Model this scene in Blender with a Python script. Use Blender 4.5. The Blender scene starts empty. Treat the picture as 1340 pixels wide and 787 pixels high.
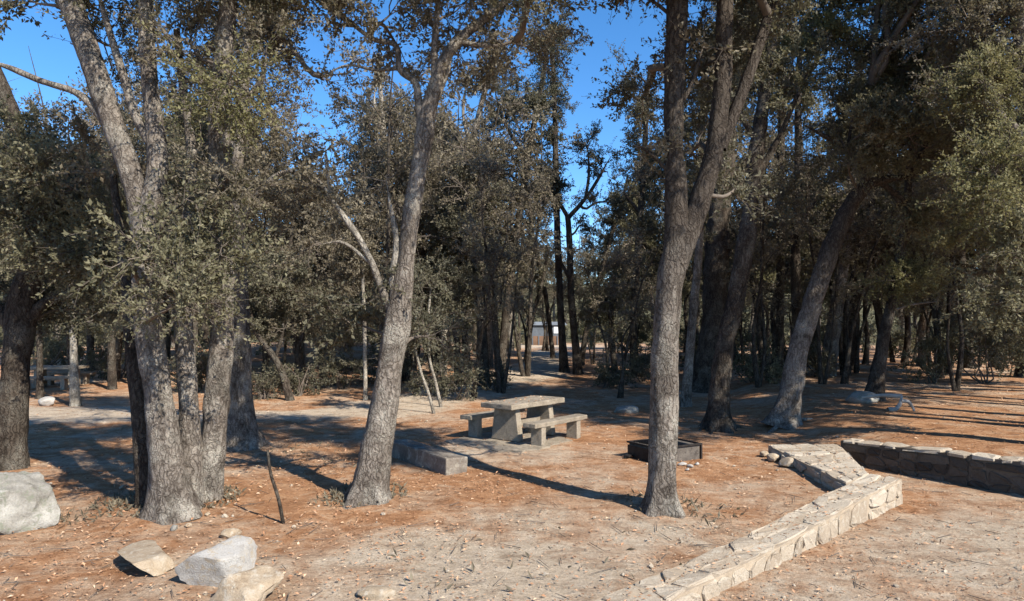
import bpy, bmesh, math, random
import numpy as np
from mathutils import Vector, Matrix

random.seed(7)
RNG = np.random.default_rng(11)
sc = bpy.context.scene
COL = sc.collection
R = math.radians

# ------------------------------------------------------------------ camera figures (photo 1340 x 787)
FPX, CX, HY, CAMZ = 900.0, 670.0, 425.0, 2.5

def W(px, py, d):
    return np.array([(px - CX) / FPX * d, d, CAMZ - (py - HY) / FPX * d])

# ------------------------------------------------------------------ noise
def _hash(ix, iy, iz, seed):
    h = (ix * 374761393 + iy * 668265263 + iz * 2147483647 + seed * 1274126177).astype(np.int64)
    h = (h ^ (h >> 13)) * 1274126177
    h = h ^ (h >> 16)
    return (h & 0xFFFF) / 65535.0

def vnoise(p, scale, seed=0):
    """smooth value noise in -1..1; p is (N,3)"""
    q = np.asarray(p, float) * scale
    i = np.floor(q).astype(np.int64); f = q - i
    f = f * f * (3 - 2 * f)
    out = 0
    for dx in (0, 1):
        for dy in (0, 1):
            for dz in (0, 1):
                w = (f[:, 0] if dx else 1 - f[:, 0]) * (f[:, 1] if dy else 1 - f[:, 1]) * (f[:, 2] if dz else 1 - f[:, 2])
                out = out + w * _hash(i[:, 0] + dx, i[:, 1] + dy, i[:, 2] + dz, seed)
    return out * 2 - 1

def fbm2(x, y, scale, seed=0, octs=3):
    p = np.stack([np.ravel(x), np.ravel(y), np.zeros(np.size(x))], 1)
    o = 0; a = 1.0; t = 0
    for k in range(octs):
        o = o + a * vnoise(p, scale * 2 ** k, seed + k); t += a; a *= .5
    return (o / t).reshape(np.shape(x))

def sstep(a, b, x):
    t = np.clip((x - a) / (b - a), 0, 1)
    return t * t * (3 - 2 * t)

def norm(v):
    return v / np.maximum(np.linalg.norm(v, axis=-1, keepdims=True), 1e-9)

# ------------------------------------------------------------------ terrain
UA = np.array([.738, .674]); NA = np.array([-.674, .738])       # run of the low wall and its normal (towards the picnic ground)
A_END = np.array([5.44, 9.6])                                    # right edge of the low wall at its corner
B_DIR = norm(np.array([1.45, -2.45])); B_BACK = np.array([-B_DIR[1], B_DIR[0]])
B0 = np.array([5.95, 12.45])
ROAD = np.array([A_END + NA * .2 - UA * 17.5, A_END + NA * .2, [5.15, 9.8], [5.3, 12.3], B0 + B_BACK * .17 - B_DIR * .1,
                 B0 + B_BACK * .17 + B_DIR * 9, [14.0, -2], [14, -22], [-14, -22]])

def poly_sd(x, y, P):
    """signed distance to polygon, positive inside"""
    p = np.stack([np.ravel(x), np.ravel(y)], 1)
    dmin = np.full(len(p), 1e9); ins = np.zeros(len(p), bool)
    for k in range(len(P)):
        a, b = P[k], P[(k + 1) % len(P)]
        e = b - a; w = p - a
        t = np.clip((w @ e) / (e @ e), 0, 1)
        dmin = np.minimum(dmin, np.hypot(*(w - t[:, None] * e).T))
        c = ((a[1] > p[:, 1]) != (b[1] > p[:, 1])) & (p[:, 0] < (b[0] - a[0]) * (p[:, 1] - a[1]) / (b[1] - a[1] + 1e-12) + a[0])
        ins ^= c
    return np.where(ins, dmin, -dmin).reshape(np.shape(x))

MOUNDS = []
def gz(x, y):
    x = np.asarray(x, float); y = np.asarray(y, float)
    sd = poly_sd(x, y, ROAD)
    outside = sstep(.07, -.07, sd)
    terr = .15 + .30 * sstep(5.0, 7.2, x - .12 * (y - 12)) * sstep(70, 25, y) + .035 * fbm2(x, y, .35, 3) + .02 * fbm2(x, y, 1.3, 9, 2)
    far = np.hypot(x, y)
    terr = terr + 10 * sstep(88, 170, far) + 14 * sstep(150, 420, far)
    for mx, my, mr, mh in MOUNDS:
        terr = terr + mh * np.exp(-((x - mx) ** 2 + (y - my) ** 2) / mr ** 2)
    road = .010 * fbm2(x, y, .8, 21, 2)
    return road * (1 - outside) + terr * outside

def g1(x, y):
    return float(gz(np.array([x]), np.array([y]))[0])

def ground_d(px, py):
    d = 12.0
    for _ in range(25):
        z = g1((px - CX) / FPX * d, d)
        d = .5 * d + .5 * FPX * (CAMZ - z) / max(py - HY, 8)
    return d

# ------------------------------------------------------------------ object helpers
def tag(o, label, cat, group=None):
    o['label'] = label; o['category'] = cat
    if group: o['group'] = group
    return o

def thing(name, label, cat, loc=(0, 0, 0), rotz=0.0, group=None):
    o = bpy.data.objects.new(name, None); COL.objects.link(o)
    o.empty_display_size = .2
    o.location = loc; o.rotation_euler = (0, 0, rotz)
    return tag(o, label, cat, group)

def link(name, me, mats, parent=None):
    for m in (mats if isinstance(mats, (list, tuple)) else [mats]):
        me.materials.append(m)
    o = bpy.data.objects.new(name, me); COL.objects.link(o)
    if parent is not None: o.parent = parent
    return o

def quads(name, V, F, mats, parent=None, smooth=True, matidx=None, attr=None):
    V = np.asarray(V, np.float32); F = np.asarray(F, np.int32)
    me = bpy.data.meshes.new(name)
    me.vertices.add(len(V)); me.vertices.foreach_set('co', V.ravel())
    me.loops.add(F.size); me.loops.foreach_set('vertex_index', F.ravel())
    me.polygons.add(len(F)); me.polygons.foreach_set('loop_start', np.arange(0, F.size, F.shape[1], dtype=np.int32))
    if matidx is not None: me.polygons.foreach_set('material_index', np.asarray(matidx, np.int32))
    me.polygons.foreach_set('use_smooth', np.full(len(F), smooth, bool) if np.isscalar(smooth) else np.asarray(smooth, bool))
    for k, (dom, val) in (attr or {}).items():
        a = me.attributes.new(k, 'FLOAT', dom); a.data.foreach_set('value', np.asarray(val, np.float32))
    me.update(calc_edges=True)
    return link(name, me, mats, parent)

def from_bm(name, bm, mats, parent=None, smooth=False):
    bmesh.ops.recalc_face_normals(bm, faces=bm.faces)
    me = bpy.data.meshes.new(name); bm.to_mesh(me); bm.free()
    if smooth:
        for p in me.polygons: p.use_smooth = True
    return link(name, me, mats, parent)

def bm_box(bm, c, size, rot=0.0, taper=None, bev=.012, jit=0.0):
    """bevelled box centred on c, long side along local x turned by rot; taper scales the bottom"""
    r = bmesh.ops.create_cube(bm, size=1.0)
    vs = r['verts']
    cr, sr = math.cos(rot), math.sin(rot)
    for v in vs:
        x, y, z = v.co.x * size[0], v.co.y * size[1], v.co.z * size[2]
        if taper and v.co.z < 0: x *= taper[0]; y *= taper[1]
        if jit: x += random.uniform(-jit, jit); y += random.uniform(-jit, jit); z += random.uniform(-jit, jit)
        v.co = Vector((c[0] + x * cr - y * sr, c[1] + x * sr + y * cr, c[2] + z))
    if bev:
        es = list({e for v in vs for e in v.link_edges})
        bmesh.ops.bevel(bm, geom=es, offset=bev, segments=2, affect='EDGES', profile=.6)

# ------------------------------------------------------------------ materials
class NT:
    def __init__(self, name):
        self.m = bpy.data.materials.new(name); self.m.use_nodes = True
        self.t = self.m.node_tree; self.t.nodes.clear()
        self.out = self.t.nodes.new('ShaderNodeOutputMaterial')
    def n(self, typ, ins=None, **props):
        nd = self.t.nodes.new(typ)
        for k, v in props.items(): setattr(nd, k, v)
        for k, v in (ins or {}).items():
            s = nd.inputs[k]
            if isinstance(v, bpy.types.NodeSocket): self.t.links.new(v, s)
            else: s.default_value = v
        return nd
    def math(self, op, a, b=0.0, clamp=False):
        return self.n('ShaderNodeMath', {0: a, 1: b}, operation=op, use_clamp=clamp).outputs[0]
    def ramp(self, fac, stops):
        nd = self.n('ShaderNodeValToRGB', {0: fac})
        el = nd.color_ramp.elements
        while len(el) < len(stops): el.new(.5)
        for e, (p, c) in zip(el, stops):
            e.position = p; e.color = (*c, 1) if len(c) == 3 else c
        return nd.outputs[0]
    def mix(self, fac, a, b, mode='MIX'):
        nd = self.n('ShaderNodeMix', data_type='RGBA', blend_type=mode)
        for idx, v in ((0, fac), (6, a), (7, b)):
            s = nd.inputs[idx]
            if isinstance(v, bpy.types.NodeSocket): self.t.links.new(v, s)
            else: s.default_value = (*v, 1) if isinstance(v, tuple) and len(v) == 3 else v
        return nd.outputs[2]
    def coords(self, scale=(1, 1, 1), kind='Object'):
        tc = self.n('ShaderNodeTexCoord')
        return self.n('ShaderNodeMapping', {0: tc.outputs[kind], 3: scale}).outputs[0]
    def noise(self, vec, scale, detail=4.0, rough=.6, dist=0.0):
        return self.n('ShaderNodeTexNoise', {'Vector': vec, 'Scale': scale, 'Detail': detail, 'Roughness': rough, 'Distortion': dist}).outputs[0]
    def voro(self, vec, scale, feature='F1', out=0):
        return self.n('ShaderNodeTexVoronoi', {'Vector': vec, 'Scale': scale}, feature=feature).outputs[out]
    def attr(self, name):
        return self.n('ShaderNodeAttribute', attribute_name=name).outputs['Fac']
    def bump(self, h, strength, dist):
        return self.n('ShaderNodeBump', {'Strength': strength, 'Distance': dist, 'Height': h}).outputs[0]
    def finish(self, base, rough=.9, normal=None, spec=.25, metal=0.0):
        b = self.n('ShaderNodeBsdfPrincipled', {'Base Color': base, 'Roughness': rough, 'Specular IOR Level': spec, 'Metallic': metal})
        if normal is not None: self.t.links.new(normal, b.inputs['Normal'])
        self.t.links.new(b.outputs[0], self.out.inputs[0])
        return self.m

def mat_ground():
    t = NT('forest_floor')
    v = t.coords()
    pale = t.attr('pale'); veg = t.attr('scrub')
    n1 = t.noise(v, .55, 5, .65, .4)
    n2 = t.noise(v, 3.2, 5, .7, .6)
    n3 = t.noise(v, 26, 4, .75)
    vs = t.n('ShaderNodeMapping', {0: v, 3: (1, 2.6, 1), 2: (0, 0, .5)}).outputs[0]
    n4 = t.noise(vs, 42, 3, .7, 1.2)
    litter = t.ramp(n2, [(.25, (.20, .102, .054)), (.45, (.35, .188, .10)), (.6, (.44, .265, .155)), (.78, (.50, .355, .235))])
    dust = t.ramp(n2, [(.25, (.34, .28, .215)), (.5, (.47, .40, .315)), (.75, (.55, .485, .40))])
    k = t.math('ADD', t.math('MULTIPLY', n1, 3.4), -1.50)
    k = t.math('ADD', k, t.math('MULTIPLY', pale, 1.25))
    k = t.math('ADD', k, t.math('MULTIPLY', t.math('SUBTRACT', n2, .5), 1.1), clamp=True)
    c = t.mix(k, litter, dust)
    sp = t.ramp(n4, [(.33, (.72, .69, .66)), (.5, (.95, .93, .9)), (.68, (1.28, 1.22, 1.14))])
    c = t.mix(.75, c, sp, 'MULTIPLY')
    sp2 = t.ramp(n3, [(.35, (.62, .58, .55)), (.55, (1, 1, 1)), (.72, (1.2, 1.17, 1.1))])
    c = t.mix(.6, c, sp2, 'MULTIPLY')
    drift = t.noise(t.n('ShaderNodeMapping', {0: v, 3: (1.0, 2.2, 1), 2: (0, 0, -.35)}).outputs[0], 1.7, 6, .72, 1.5)
    c = t.mix(.85, c, t.ramp(drift, [(.32, (.66, .60, .55)), (.47, (.96, .95, .94)), (.66, (1.16, 1.15, 1.13))]), 'MULTIPLY')
    c = t.mix(veg, c, t.ramp(n1, [(.3, (.05, .05, .028)), (.7, (.13, .12, .07))]))
    h = t.math('ADD', t.math('ADD', t.math('MULTIPLY', n3, .6), t.math('MULTIPLY', n4, .8)), t.math('MULTIPLY', drift, .8))
    return t.finish(c, .95, t.bump(h, .9, .035), .1)

def mat_litter():
    t = NT('dry_leaves')
    r = t.attr('rnd')
    c = t.ramp(r, [(0, (.18, .095, .05)), (.3, (.31, .165, .09)), (.6, (.40, .225, .13)), (.85, (.45, .295, .185)), (1, (.49, .38, .27))])
    return t.finish(c, .8, None, .2)

def mat_bark(name, dark, mid, light, lich, scale=1.0, upper=None):
    t = NT(name)
    v = t.coords((1, 1, .22))
    v2 = t.coords()
    wob = t.noise(v2, 5, 3, .6)
    warp = t.n('ShaderNodeVectorMath', {0: t.n('ShaderNodeTexNoise', {'Vector': v2, 'Scale': 7.0, 'Detail': 3.0}).outputs[1], 3: .16}, operation='SCALE').outputs[0]
    vv = t.n('ShaderNodeVectorMath', {0: v, 1: warp}, operation='ADD').outputs[0]
    f = t.voro(vv, 17 * scale, 'DISTANCE_TO_EDGE')
    n = t.noise(vv, 34 * scale, 6, .78)
    n2 = t.noise(v2, 60 * scale, 4, .75)
    patch = t.noise(v2, 2.6, 5, .7)
    blot = t.noise(t.n('ShaderNodeMapping', {0: v2, 3: (1, 1, .45), 1: (3, 5, 7)}).outputs[0], 3.4, 6, .72, .8)
    h = t.math('ADD', t.math('MULTIPLY', t.math('MINIMUM', f, .2), 1.25), t.math('ADD', t.math('MULTIPLY', n, .62), t.math('MULTIPLY', n2, .3)))
    c = t.ramp(h, [(.34, dark), (.60, mid), (.86, light)])
    lm = t.ramp(patch, [(.47, (0, 0, 0)), (.60, (1, 1, 1))])
    lm2 = t.math('MULTIPLY', lm, t.ramp(n2, [(.42, (0, 0, 0)), (.58, (.75, .75, .75))]))
    c = t.mix(lm2, c, lich)
    c = t.mix(.6, c, t.ramp(wob, [(.3, (.62, .6, .58)), (.7, (1.2, 1.19, 1.17))]), 'MULTIPLY')
    c = t.mix(.9, c, t.ramp(blot, [(.34, (.42, .40, .38)), (.47, (.95, .94, .92)), (.62, (1.3, 1.29, 1.26))]), 'MULTIPLY')
    if upper:   # canopy shade painted into the bark colour, darker higher up
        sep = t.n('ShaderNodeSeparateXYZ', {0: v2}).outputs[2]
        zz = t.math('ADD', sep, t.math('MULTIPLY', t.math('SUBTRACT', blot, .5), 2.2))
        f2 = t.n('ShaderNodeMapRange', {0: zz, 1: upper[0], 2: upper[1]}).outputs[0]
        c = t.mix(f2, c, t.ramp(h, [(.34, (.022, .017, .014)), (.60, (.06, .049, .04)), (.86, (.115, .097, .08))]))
    return t.finish(c, .92, t.bump(h, 1.0, .055), .1)

def mat_leaf(name, stops, trans=.38):
    t = NT(name)
    r = t.attr('rnd')
    pos = t.coords()
    big = t.noise(pos, .55, 3, .6)
    fac = t.math('ADD', t.math('MULTIPLY', r, .65), t.math('MULTIPLY', t.math('SUBTRACT', big, .32), .95), clamp=True)
    c = t.ramp(fac, stops)
    d = t.n('ShaderNodeBsdfPrincipled', {'Base Color': c, 'Roughness': .6, 'Specular IOR Level': .3})
    tr = t.n('ShaderNodeBsdfTranslucent', {'Color': t.mix(.4, c, (.24, .22, .10))})
    mx = t.n('ShaderNodeMixShader', {0: trans, 1: d.outputs[0], 2: tr.outputs[0]})
    t.t.links.new(mx.outputs[0], t.out.inputs[0])
    return t.m

def mat_stone(name, stops, sc_=3.0, lichen=None, bump=.5, island=False):
    t = NT(name)
    v = t.coords()
    a = t.noise(v, sc_, 6, .65, .3); b = t.noise(v, sc_ * 12, 5, .75)
    if island:
        ri = t.n('ShaderNodeNewGeometry').outputs['Random Per Island']
        a = t.math('ADD', t.math('MULTIPLY', a, .55), t.math('MULTIPLY', ri, .5))
    c = t.ramp(a, stops)
    c = t.mix(.7, c, t.ramp(b, [(.3, (.6, .58, .56)), (.52, (1, 1, 1)), (.75, (1.22, 1.2, 1.17))]), 'MULTIPLY')
    if lichen:
        l = t.noise(v, sc_ * 2.3, 5, .7, .6)
        c = t.mix(t.ramp(l, [(.53, (0, 0, 0)), (.62, (.8, .8, .8))]), c, lichen)
    h = t.math('ADD', t.math('MULTIPLY', a, .7), t.math('MULTIPLY', b, .6))
    return t.finish(c, .9, t.bump(h, bump, .03), .2)

def mat_plain(name, col, var=.3, sc_=20, rough=.8, metal=0.0, bump=.25):
    t = NT(name)
    v = t.coords()
    a = t.noise(v, sc_, 5, .7); b = t.noise(v, sc_ * .15, 3, .6)
    lo = tuple(c * (1 - var) for c in col); hi = tuple(min(1, c * (1 + var)) for c in col)
    c = t.mix(t.ramp(b, [(.35, (0, 0, 0)), (.65, (1, 1, 1))]), lo, hi)
    c = t.mix(.6, c, t.ramp(a, [(.3, (.7, .69, .67)), (.7, (1.15, 1.15, 1.14))]), 'MULTIPLY')
    return t.finish(c, rough, t.bump(a, bump, .02), .25, metal)

M = {}
M['ground'] = mat_ground()
M['litter'] = mat_litter()
M['bark'] = mat_bark('grey_bark', (.05, .04, .034), (.17, .148, .128), (.30, .27, .24), (.36, .35, .31))
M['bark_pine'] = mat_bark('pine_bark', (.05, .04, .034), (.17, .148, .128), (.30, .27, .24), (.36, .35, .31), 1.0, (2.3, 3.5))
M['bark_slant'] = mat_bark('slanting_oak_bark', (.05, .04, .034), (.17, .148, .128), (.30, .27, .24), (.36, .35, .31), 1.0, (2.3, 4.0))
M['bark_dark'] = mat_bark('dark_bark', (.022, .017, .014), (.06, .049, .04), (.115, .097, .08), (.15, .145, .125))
M['bark_pale'] = mat_bark('pale_bark', (.10, .085, .07), (.27, .245, .21), (.40, .37, .33), (.43, .42, .37))
M['twig'] = mat_plain('twig_bark', (.115, .096, .08), .3, 14, .9)
M['leaf'] = mat_leaf('olive_leaf', [(0, (.055, .054, .030)), (.35, (.125, .118, .068)), (.7, (.20, .187, .115)), (1, (.30, .275, .18))])
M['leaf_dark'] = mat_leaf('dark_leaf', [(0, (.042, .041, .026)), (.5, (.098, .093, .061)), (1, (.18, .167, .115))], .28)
M['leaf_yellow'] = mat_leaf('yellow_green_leaf', [(0, (.06, .062, .026)), (.4, (.15, .147, .065)), (.8, (.245, .228, .112)), (1, (.33, .295, .17))], .42)
M['leaf_brown'] = mat_leaf('dusty_brown_leaf', [(0, (.075, .064, .044)), (.45, (.155, .132, .092)), (.8, (.23, .20, .142)), (1, (.34, .30, .225))])

# ------------------------------------------------------------------ curves and tubes
def spline(P, n):
    """Catmull-Rom through rows of P, n samples, uniform by chord"""
    P = np.asarray(P, float)
    if len(P) == 2: P = np.array([P[0], (P[0] + P[1]) / 2, P[1]])
    Q = np.vstack([2 * P[0] - P[1], P, 2 * P[-1] - P[-2]])
    seg = np.linalg.norm(np.diff(P[:, :3], axis=0), axis=1); s = np.concatenate([[0], np.cumsum(seg)])
    u = np.linspace(0, s[-1], n)
    k = np.clip(np.searchsorted(s, u, side='right') - 1, 0, len(seg) - 1)
    t = ((u - s[k]) / np.maximum(seg[k], 1e-9))[:, None]
    a, b, c, d = Q[k], Q[k + 1], Q[k + 2], Q[k + 3]
    return .5 * (2 * b + (c - a) * t + (2 * a - 5 * b + 4 * c - d) * t ** 2 + (3 * b - a - 3 * c + d) * t ** 3)

def tube(path, rad, ns, lump=0.0, seed=0, flare=0.0, flare_h=.35):
    path = np.asarray(path, float); rad = np.asarray(rad, float)
    T = norm(np.gradient(path, axis=0))
    N = np.zeros_like(T); a = np.array([1.0, .13, 0.02])
    n0 = norm(a - T[0] * (a @ T[0])); N[0] = n0
    for i in range(1, len(T)):
        n0 = norm(n0 - T[i] * (n0 @ T[i])); N[i] = n0
    B = np.cross(T, N)
    th = np.arange(ns) / ns * 2 * np.pi
    dirs = N[:, None, :] * np.cos(th)[None, :, None] + B[:, None, :] * np.sin(th)[None, :, None]
    r = np.repeat(rad[:, None], ns, 1)
    if lump or flare:
        p = (path[:, None, :] + dirs * r[..., None]).reshape(-1, 3)
        q = p * np.array([1, 1, .35])
        if lump:
            r = r * (1 + lump * (vnoise(p, 2.2, seed) * .9 + vnoise(q, 9, seed + 1) * .7 + vnoise(q, 24, seed + 2) * .55).reshape(r.shape))
        if flare:
            h = (path[:, 2] - path[0, 2])[:, None]
            lob = .55 + .45 * np.sin(th * 5 + seed) * .8 + .35 * np.sin(th * 3 + seed * 2.1)
            r = r * (1 + flare * np.exp(-np.maximum(h, 0) / flare_h) * np.clip(lob, .1, 1.4)[None, :])
    V = path[:, None, :] + dirs * r[..., None]
    V = V.reshape(-1, 3)
    m = len(path)
    i = np.arange(m - 1)[:, None] * ns; j = np.arange(ns)[None, :]; j2 = (j + 1) % ns
    F = np.stack([i + j, i + j2, i + ns + j2, i + ns + j], -1).reshape(-1, 4)
    return V, F

class Acc:
    def __init__(s): s.V = []; s.F = []; s.M = []; s.A = []; s.n = 0
    def add(s, V, F, mi=0, a=0.0):
        s.V.append(V); s.F.append(F + s.n); s.n += len(V)
        s.M.append(np.full(len(F), mi)); s.A.append(np.full(len(F), a) if np.isscalar(a) else a)
    def build(s, name, mats, parent, smooth=True):
        Mi = np.concatenate(s.M)
        return quads(name, np.vstack(s.V), np.vstack(s.F), mats, parent, (Mi == 0) if smooth == 'mat0' else smooth, Mi, {'rnd': ('FACE', np.concatenate(s.A))})

def leaf_quads(P, D, L, rng, wid=.52):
    n = len(P)
    s = norm(np.cross(D, rng.normal(size=(n, 3))))
    nn = np.cross(D, s)
    L = L[:, None]
    mid = P + D * L * .45 + nn * L * .06
    V = np.stack([P, mid + s * L * wid * .5, P + D * L, mid - s * L * wid * .5], 1).reshape(-1, 3)
    return V, np.arange(4 * n).reshape(-1, 4)

def prisms(P0, P1, r0, r1, ns=3):
    """thin straight sticks, all at once"""
    n = len(P0); T = norm(P1 - P0)
    a = np.where(np.abs(T[:, 2:3]) < .9, [[0, 0, 1.]], [[1., 0, 0]])
    N = norm(np.cross(T, a)); B = np.cross(T, N)
    th = np.arange(ns) / ns * 2 * np.pi
    ring = N[:, None] * np.cos(th)[None, :, None] + B[:, None] * np.sin(th)[None, :, None]
    V = np.concatenate([P0[:, None] + ring * np.reshape(r0, (-1, 1, 1)), P1[:, None] + ring * np.reshape(r1, (-1, 1, 1))], 1).reshape(-1, 3)
    base = np.arange(n)[:, None] * 2 * ns; j = np.arange(ns)[None]; j2 = (j + 1) % ns
    F = np.stack([base + j, base + j2, base + ns + j2, base + ns + j], -1).reshape(-1, 4)
    return V, F

# ------------------------------------------------------------------ foliage masses
def bow(a, b, rng, n=7, amt=.16, up=.1):
    L = np.linalg.norm(b - a)
    m = (a + b) / 2 + rng.normal(size=3) * L * amt * .6 + np.array([0, 0, up * L])
    q = a * .72 + m * .28 + rng.normal(size=3) * L * .05
    return spline(np.array([a, q, m, b]), n)

def fill_mass(acc, limb, c, rad, n_leaf, leaf_len, rng, droop=.0, per=26, twig_len=(.25, .7), wood=1.0, bare=0.0):
    """secondary branches from the limb into an ellipsoid, twigs on them, leaves on the twigs"""
    n_tw = max(6, int(n_leaf / per)); n_br = max(4, int(n_tw / 11))
    e = rng.normal(size=(n_br, 3)); e = norm(e) * (rng.random((n_br, 1)) ** .42)
    E = c + e * rad
    S = []; D = []; wseg0 = []; wseg1 = []; wr0 = []; wr1 = []
    size = float(np.mean(rad))
    for k in range(n_br):
        # leave the limb at the nearer half
        dd = np.linalg.norm(limb - E[k], axis=1); order = np.argsort(dd + rng.random(len(limb)) * size * .5)
        a = limb[order[0]]
        p = bow(a, E[k], rng, 6, .2, .05)
        r0 = (.006 + .009 * np.linalg.norm(E[k] - a)) * wood
        rr = np.linspace(r0, r0 * .35, 6)
        wseg0.append(p[:-1]); wseg1.append(p[1:]); wr0.append(rr[:-1]); wr1.append(rr[1:])
        m = max(3, int(n_tw / n_br))
        t = .25 + .75 * rng.random(m) ** .8
        f = t * 4.999; i = f.astype(int); f = (f - i)[:, None]
        S.append(p[i] * (1 - f) + p[i + 1] * f)
        D.append(norm(norm(p[i + 1] - p[i]) * .7 + rng.normal(size=(m, 3)) * .75 + norm(p[i] - c) * .35 + np.array([0, 0, .1 - droop])))
    S = np.vstack(S); D = np.vstack(D); m = len(S)
    TL = rng.uniform(*twig_len, size=(m, 1))
    mid = S + D * TL * .5 + rng.normal(size=(m, 3)) * TL * .06
    end = mid + norm(D + rng.normal(size=(m, 3)) * .35 + np.array([0, 0, -.1 - droop])) * TL * .5
    w0 = np.vstack(wseg0 + [S, mid]); w1 = np.vstack(wseg1 + [mid, end])
    tr = np.full(m, .0045 * wood)
    r0 = np.concatenate(wr0 + [tr, tr * .75]); r1 = np.concatenate(wr1 + [tr * .75, tr * .4])
    V, F = prisms(w0, w1, r0, r1); acc.add(V, F, 0, 0.0)
    if bare < 1:
        keep = rng.random(m) >= bare
        S2, mid2, end2, D2 = S[keep], mid[keep], end[keep], D[keep]
        k = max(3, int(n_leaf / max(1, len(S2))))
        idx = np.repeat(np.arange(len(S2)), k)
        t = (.12 + .88 * rng.random(len(idx)))[:, None]
        P = np.where(t < .5, S2[idx] + (mid2 - S2)[idx] * t * 2, mid2[idx] + (end2 - mid2)[idx] * (t - .5) * 2)
        P = P + rng.normal(size=P.shape) * leaf_len * .35
        Dl = norm(D2[idx] * .5 + rng.normal(size=P.shape) * .8 + np.array([0, 0, .12]))
        L = leaf_len * rng.uniform(.6, 1.25, len(P))
        V, F = leaf_quads(P, Dl, L, rng)
        brt = np.repeat(rng.normal(size=n_br) * .17, max(3, int(n_tw / n_br)))[keep]
        tone = np.clip(.5 + brt + rng.normal(size=len(S2)) * .13, 0, 1)
        acc.add(V, F, 1, np.clip(tone[idx] + rng.normal(size=len(P)) * .17, 0, 1))

def px_path(pts, d, y0=None, depth=None, rng=RNG):
    """control points (px,py,width px[,extra depth]) -> world xyz + radius"""
    out = []
    for k, p in enumerate(pts):
        dd = d + (p[3] if len(p) > 3 else 0)
        w = W(p[0], p[1], dd)
        out.append([*w, p[2] * .84 / 2 / FPX * dd])
    return np.array(out)

TREES = {}
COVER = 2.0
def tree(label, stems, limbs=(), masses=(), bark='bark', leaf='leaf', d=None, name='oak_tree', group=None, seed=1, ns=22, flare=.55, cat='tree', leaf_len=None, lump=.13, step=.07, wood=1.0, roots=0):
    """stems / limbs: lists of (px,py,w[,dd]); masses: (px,py,dd,rx px,rz px,cover[,leaf material])"""
    rng = np.random.default_rng(seed)
    b = stems[0][0]
    assert not isinstance(b, str)
    d = d or ground_d(b[0], b[1])
    x0, y0 = (b[0] - CX) / FPX * d, d
    base = np.array([x0, y0, g1(x0, y0)])
    T = thing(name, label, cat, base, 0, group)
    lines = []
    def stick(nm, pts, first, sides, bk, fl):
        if isinstance(pts[0], str): bk, pts = pts[0], pts[1:]
        C = px_path(pts, d)
        if first:
            C = C.copy(); zg = g1(C[0, 0], C[0, 1]) - .06
            C[0, 2] = zg
        L = np.linalg.norm(np.diff(C[:, :3], axis=0), axis=1).sum()
        n = int(np.clip(L / step, 8, 170))
        S = spline(C, n); S[:, 3] = np.maximum(S[:, 3], .008)
        if not first: S[:, 3] *= np.minimum(1, (1 - np.linspace(0, 1, n)) * 3.2 + .10)
        wob = np.stack([vnoise(S[:, :3], .9, seed * 7 + 1), vnoise(S[:, :3], .9, seed * 7 + 2), np.zeros(n)], 1) * .035 * min(1, L / 3)
        if first: wob *= np.linspace(0, 1, n)[:, None]
        P = S[:, :3] + wob
        lines.append(P)
        V, F = tube(P - base, S[:, 3], sides, lump, seed + len(lines), fl, .28)
        # hash the far end shut with a small tip
        return quads(nm, V, F, M[bk], T)
    multi = len(stems) > 1
    for k, s in enumerate(stems):
        stick('stem' if multi else 'trunk', s, True, ns, bark, flare)
    for k, l in enumerate(limbs):
        bk = bark
        if isinstance(l[0], str): bk, l = l[0], l[1:]
        stick('limb', l, False, max(7, ns // 2), bk, 0)
        if masses: masses = list(masses) + [(l[-1][0], l[-1][1], 0, 300 / d ** .9, 220 / d ** .9, .28, 'leaf_brown')]
    if roots:
        for k in range(roots):
            th = 2 * np.pi * k / roots + rng.uniform(-.3, .3)
            ln = rng.uniform(.45, .9); u = np.array([math.cos(th), math.sin(th)])
            P = []
            for q, (s, h) in enumerate(((.08, .30), (.25, .14), (.5, .05), (.8, .0), (1.05, -.06))):
                xy = np.array([x0, y0]) + u * ln * s + rng.normal(size=2) * .03
                P.append([*xy, g1(*xy) + h, .075 * (1 - .7 * s)])
            S = spline(np.array(P), 14)
            V, F = tube(S[:, :3] - base, S[:, 3], 8, .15, seed + 40 + k)
            quads('root', V, F, M[bark], T)
    allp = np.vstack(lines)
    if masses:
        groups = {}
        for q in masses:
            groups.setdefault(q[6] if len(q) > 6 else leaf, []).append(q)
        for lm, ms in groups.items():
            acc = Acc()
            for (px, py, dd, rx, rz, cover, *_) in ms:
                D = d + dd
                c = W(px, py, D); rad = np.array([rx, (rx + rz) / 2, rz]) / FPX * D
                # the limb that carries this mass leaves the wood at the nearest point below it
                cost = np.linalg.norm(allp - c, axis=1) + 1.2 * np.maximum(0, allp[:, 2] - c[2] + .2)
                a = allp[np.argmin(cost)]
                Lm = bow(a, c, rng, 9, .12, .06)
                ln = np.linalg.norm(c - a)
                r0 = min(.02 + .018 * ln, .09) * wood
                if ln > .3:
                    V, F = tube(Lm - base, np.linspace(r0, r0 * .4, 9), 7, .08, seed); acc.add(V, F, 0, 0.0)
                LL = (leaf_len or (.042 + .0017 * D)) * rng.uniform(.82, 1.32)
                area = np.pi * rad[0] * rad[2]
                nl = int(np.clip(COVER * cover * area / (LL * LL * .143), 60, 60000)); rad = rad * 1.12
                sub = Acc()
                fill_mass(sub, np.vstack([Lm[3:], Lm[4:]]), c, rad, nl, LL, rng, wood=wood)
                for V, F, mi, A in zip(sub.V, sub.F, sub.M, sub.A):
                    pass
                off = acc.n
                acc.V += [v - base for v in sub.V]; acc.F += [f + off for f in sub.F]; acc.M += sub.M; acc.A += sub.A; acc.n += sub.n
            acc.build('crown', [M['twig'], M[lm]], T, 'mat0')
    TREES[label] = T
    return T

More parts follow.
